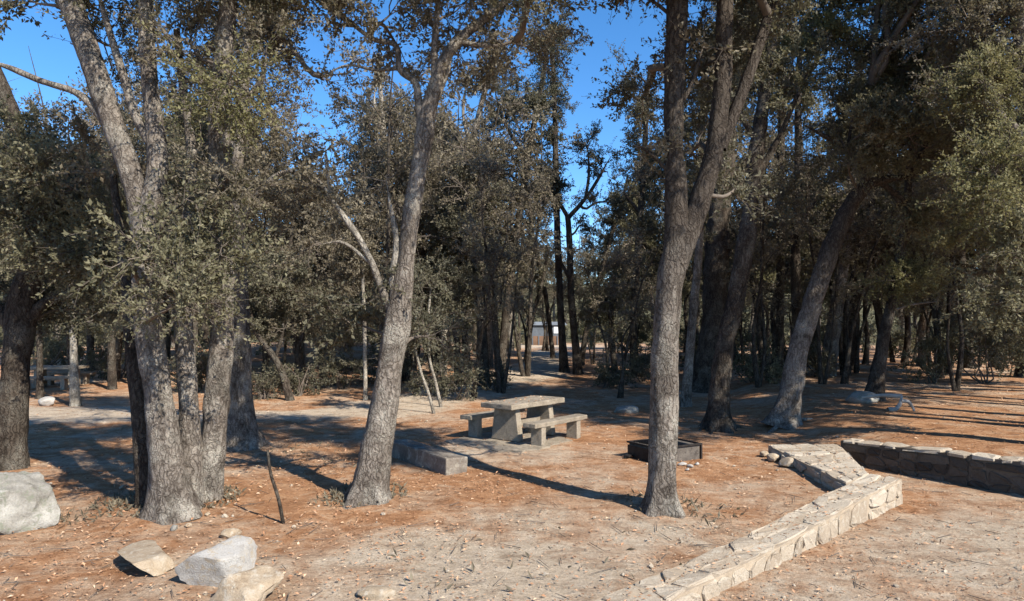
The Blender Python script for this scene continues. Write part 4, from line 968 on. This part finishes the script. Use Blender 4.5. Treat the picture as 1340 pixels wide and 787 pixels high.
for px_ in np.linspace(350, 1300, 44):
    px_ = px_ + sl_.uniform(-9, 9); d_ = sl_.uniform(21, 44)
    if 695 < px_ < 745: d_ = 50
    if abs(px_ - 880) < 25: continue
    SPOTS.append((px_, d_, 6 + int(sl_.random() < .5), sl_.uniform(.85, 1.15) * (.8 if 340 < px_ < 490 or 735 < px_ < 850 else 1)))
SPOTS += [(505, 25, 6, 1.45), (532, 27, 7, 1.75), (603, 26, 6, 1.4), (655, 25, 7, 1.6), (572, 30, 6, 1.65), (690, 29, 6, 1.5), (200, 24, 6, 1.4), (150, 26, 7, 1.65), (92, 28, 6, 1.5), (240, 27, 7, 1.7), (320, 26, 6, 1.35), (1000, 26, 7, 1.6), (1110, 27, 6, 1.5), (1230, 26, 7, 1.7)]
usedp = set()
for k, (px, d, kind, s) in enumerate(SPOTS):
    if kind in usedp: o = copy_tree(PROTO[kind])
    else: o = PROTO[kind]; usedp.add(kind)
    z = ZONES[0 if px < 490 else 1 if px < 865 else 2]
    if kind >= 6:
        w_ = z[0].split(' in the ', 1)[1]
        z = ('thin twin-stemmed sparse oak in the ' + w_, 'thin twin-stemmed oaks: ' + z[1])
    o['label'], o['group'] = z
    x = (px - CX) / FPX * d
    o.location = (x, d, g1(x, d) - .05); o.rotation_euler = (0, 0, RNG.uniform(0, 6.28)); o.scale = (s, s, s * RNG.uniform(.95, 1.08))

# the wood that closes the view: one mass
def far_woods():
    rng = np.random.default_rng(77); acc = Acc()
    for ring, (dist, step, hh) in enumerate(((62, 5.2, 9), (84, 6, 9.5), (112, 7, 10), (150, 9, 11))):
        half = dist * .98
        xsr = np.arange(-half, half, step)
        for x in xsr:
            x = x + rng.uniform(-2, 2); y = dist + rng.uniform(-6, 6)
            if -6 < x - .05 * y < 10 and y < 90: continue
            if -1.5 < x < 9.5 and y < 100: continue
            z = float(g1(x, y)); h = hh * rng.uniform(.75, 1.15)
            P = np.array([[x, y, z - .3], [x + rng.normal() * .3, y, z + h * .4], [x + rng.normal() * .6, y, z + h * .85]])
            S = spline(P, 9); V, F = tube(S, np.linspace(.2, .05, 9), 6); acc.add(V, F, 0)
            for q in range(4):
                c = S[-1] + np.array([rng.normal() * 1.7, rng.normal() * 1.7, rng.uniform(-h * .5, h * .1)])
                fill_mass(acc, S[4:], c, np.array([2.3, 2.3, 1.9]), 260 if dist < 100 else 160, .24 if dist < 100 else .36, rng, wood=3, per=26, twig_len=(.5, 1.1))
    for x, y in zip(rng.uniform(-60, 66, 620), rng.uniform(34, 80, 620)):
        if -2 < x - .045 * y < 5.5 or abs(x) > y * .85: continue
        z = float(g1(x, y)); h = rng.uniform(1.2, 3.2)
        P = spline(np.array([[x, y, z - .1], [x + .2, y, z + h * .4], [x + rng.normal() * .4, y, z + h * .6]]), 8)
        fill_mass(acc, P, P[-1], np.array([h * .7, h * .7, h * .55]), 420, .16, rng, wood=2, per=22, twig_len=(.3, .8))
    for x, y in zip(rng.uniform(-130, 140, 900), rng.uniform(88, 165, 900)):
        if abs(x) > y * .85: continue
        z = float(g1(x, y)); h = rng.uniform(2.2, 4.5)
        P = spline(np.array([[x, y, z - .1], [x + .2, y, z + h * .4], [x + rng.normal() * .4, y, z + h * .6]]), 8)
        fill_mass(acc, P, P[-1], np.array([h * .8, h * .8, h * .55]), 200, .38, rng, wood=3, per=22, twig_len=(.5, 1.0))
    o = acc.build('far_woods', [M['bark_dark'], M['leaf']], None, 'mat0')
    o['kind'] = 'stuff'; tag(o, 'distant olive woods closing the view behind the clearing', 'woods')
far_woods()

# ================================================================== LITTER ON THE GROUND
def scatter():
    rng = np.random.default_rng(123)
    n = 34000
    r = 4.2 * (30 / 4.2) ** (rng.random(n) ** .9); th = rng.uniform(-.72, .72, n)
    x, y = r * np.sin(th), r * np.cos(th)
    dens = .5 + .5 * fbm2(x, y, .9, 41, 3)
    keep = rng.random(n) < np.clip(.35 + dens * .9 - .5 * pale_at(x, y), .08, 1)
    sd = poly_sd(x, y, ROAD); keep &= (np.abs(sd) > .25)
    x, y, sd = x[keep], y[keep], sd[keep]
    z = gz(x, y) + .016 + rng.random(len(x)) * .012 + np.where(sd > 0, .004, 0)
    D = norm(np.column_stack([rng.normal(size=(len(x), 2)), rng.normal(size=len(x)) * .22]))
    L = rng.uniform(.018, .048, len(x)) * (1 + .03 * np.hypot(x, y))
    s = norm(np.cross(D, np.column_stack([rng.normal(size=(len(x), 2)) * .3, np.ones(len(x))])))
    P = np.column_stack([x, y, z]); w = (L * rng.uniform(.16, .55, len(x)))[:, None]; L = L[:, None]
    mid = P + D * L * .5 + np.array([0, 0, 1]) * L * .12
    V = np.stack([P, mid + s * w * .5, P + D * L, mid - s * w * .5], 1).reshape(-1, 3)
    o = quads('leaf_litter', V, np.arange(len(V)).reshape(-1, 4), M['litter'], None, False, None, {'rnd': ('FACE', rng.random(len(x)))})
    o['kind'] = 'stuff'; tag(o, 'dry brown leaves strewn over the ground', 'leaf litter')
    m = 420; t = rng.uniform(3.5, 9.5, m); v = rng.uniform(.03, .39, m)
    xy = S0 + UA * t[:, None] + NA * v[:, None]; zt = np.array([ztopA(a) for a in t]) + .018
    m2 = 260; a_, b_ = rng.uniform(.06, .94, (2, m2, 1)); xy2 = (P0 * (1 - a_) + P1 * a_) * (1 - b_) + (P3 * (1 - a_) + P2 * a_) * b_
    P = np.vstack([np.column_stack([xy, zt]), np.column_stack([xy2, np.full(m2, .346)])])
    D = norm(np.column_stack([rng.normal(size=(len(P), 2)), rng.normal(size=len(P)) * .15])); L = rng.uniform(.02, .055, len(P))
    V, F = leaf_quads(P, D, L, rng, .3)
    o = quads('wall_litter', V, F, M['litter'], None, False, None, {'rnd': ('FACE', rng.random(len(P)))}); o['kind'] = 'stuff'; tag(o, 'dry needles and leaves lying on the low pale wall top', 'leaf litter')
    n = 650
    r = 4.5 * (22 / 4.5) ** rng.random(n); th = rng.uniform(-.7, .7, n); x, y = r * np.sin(th), r * np.cos(th)
    k = np.abs(poly_sd(x, y, ROAD)) > .3; x, y = x[k], y[k]
    a = rng.uniform(0, 6.28, len(x)); l = rng.uniform(.06, .32, len(x))
    x1, y1 = x + np.cos(a) * l, y + np.sin(a) * l
    V, F = prisms(np.column_stack([x, y, gz(x, y) + .022]), np.column_stack([x1, y1, gz(x1, y1) + .026]), np.full(len(x), .005), np.full(len(x), .0025), 4)
    o = quads('fallen_twigs', V, F, M['twig']); o['kind'] = 'stuff'; tag(o, 'fallen grey twigs scattered over the needles', 'twigs')
    # leaves that came down on the table and the block
    m = 70; a_ = rng.uniform(-.85, .85, m); b_ = rng.uniform(-.37, .37, m)
    tc = np.array([.25, 14.2]); xy = tc + TU * a_[:, None] + TV * b_[:, None]
    P = np.column_stack([xy, np.full(m, g1(.25, 14.2) + .012 + .76)]); D = norm(np.column_stack([rng.normal(size=(m, 2)), rng.normal(size=m) * .1])); V, F = leaf_quads(P, D, rng.uniform(.03, .06, m), rng, .35)
    o = quads('table_litter', V, F, M['litter'], None, False, None, {'rnd': ('FACE', rng.random(m))}); o['kind'] = 'stuff'; tag(o, 'dry leaves fallen on the near picnic tabletop', 'leaf litter')
    # pebbles
    n = 420
    r = 4.3 * (18 / 4.3) ** rng.random(n); th = rng.uniform(-.7, .7, n); x, y = r * np.sin(th), r * np.cos(th)
    k = np.abs(poly_sd(x, y, ROAD)) > .26; x, y = x[k], y[k]; n = len(x)
    bm = bmesh.new(); bmesh.ops.create_icosphere(bm, subdivisions=1, radius=1); co = np.array([v.co for v in bm.verts]); fc_ = np.array([[v.index for v in f.verts] for f in bm.faces]); bm.free()
    sz = (.008 + .022 * rng.random(n) ** 3)[:, None, None]
    V = co[None] * (1 + .3 * rng.normal(size=(n, len(co), 1)) * .6) * sz * rng.uniform(.6, 1.4, (n, 1, 3)) * np.array([1, 1, .7])
    V = V + np.column_stack([x, y, gz(x, y) + .014])[:, None]
    F = (fc_[None] + np.arange(n)[:, None, None] * len(co)).reshape(-1, 3)
    o = quads('gravel', V.reshape(-1, 3), F, M['stone'], None, False); o['kind'] = 'stuff'; tag(o, 'small pale pebbles lying among the leaves', 'gravel')
    # low weeds round the trunk bases
    P = []; D = []; L = []
    for cx_, cy_, rr, m in ((-4.4, 9.0, .75, 700), (-1.98, 9.35, .5, 450), (-2.2, 9.1, .4, 200), (1.95, 8.95, .45, 130), (-5.0, 9.2, .5, 250), (-5.3, 8.3, .4, 90), (2.4, 8.6, .5, 60), (.2, 6.4, 1.6, 60), (-3.3, 12.5, 1.5, 160)):
        a = rng.uniform(0, 6.28, m); q = rr * np.sqrt(rng.random(m)) * 1.1
        xx, yy = cx_ + np.cos(a) * q, cy_ + np.sin(a) * q
        P.append(np.column_stack([xx, yy, gz(xx, yy)])); D.append(norm(np.column_stack([rng.normal(size=(m, 2)) * .7, rng.uniform(.2, 1, m)]))); L.append(rng.uniform(.04, .12, m))
    P, D, L = np.vstack(P), np.vstack(D), np.concatenate(L)
    V, F = leaf_quads(P, D, L, rng, .3)
    o = quads('ground_cover', V, F, M['leaf_brown'], None, False, None, {'rnd': ('FACE', rng.random(len(P)))}); o['kind'] = 'stuff'; tag(o, 'low grey green weeds round the trunk bases', 'weeds')
scatter()

# ================================================================== LIGHT, SKY, CAMERA
SUN = norm(np.array([.69, -.724, 0])); EL = R(40)
sd_ = np.array([SUN[0] * math.cos(EL), SUN[1] * math.cos(EL), math.sin(EL)])
sl = bpy.data.lights.new('sun', 'SUN'); sl.energy = 4.6; sl.angle = R(.6); sl.color = (1, .92, .80)
so = bpy.data.objects.new('sun', sl); COL.objects.link(so)
so.rotation_euler = Vector(-sd_).to_track_quat('-Z', 'Y').to_euler(); so.location = (20, -30, 40)
w = bpy.data.worlds.new('World'); sc.world = w; w.use_nodes = True
nt = w.node_tree; bg = nt.nodes['Background']
sky = nt.nodes.new('ShaderNodeTexSky'); sky.sky_type = 'NISHITA'; sky.sun_disc = False
sky.sun_elevation = EL; sky.sun_rotation = math.atan2(sd_[0], sd_[1])
sky.air_density = 1.0; sky.dust_density = .3; sky.ozone_density = 3.0; sky.altitude = 1800
hs = nt.nodes.new('ShaderNodeHueSaturation'); hs.inputs['Saturation'].default_value = 1.25
nt.links.new(sky.outputs[0], hs.inputs['Color']); nt.links.new(hs.outputs[0], bg.inputs[0]); bg.inputs[1].default_value = .115

cam = bpy.data.cameras.new('camera'); co_ = bpy.data.objects.new('camera', cam); COL.objects.link(co_)
co_.location = (0, 0, CAMZ); co_.rotation_euler = (R(90), 0, 0)
cam.sensor_width = 36; cam.lens = FPX / 1340 * 36; cam.shift_y = (HY - 393.5) / 1340
cam.clip_start = .05; cam.clip_end = 2000
sc.camera = co_
sc.view_settings.view_transform = 'Standard'; sc.view_settings.look = 'None'
sc.view_settings.exposure = 1.12; sc.view_settings.gamma = 1; sc.view_settings.use_curve_mapping = False
sc.cycles.max_bounces = 6; sc.cycles.diffuse_bounces = 3; sc.cycles.transmission_bounces = 3; sc.cycles.use_denoising = True
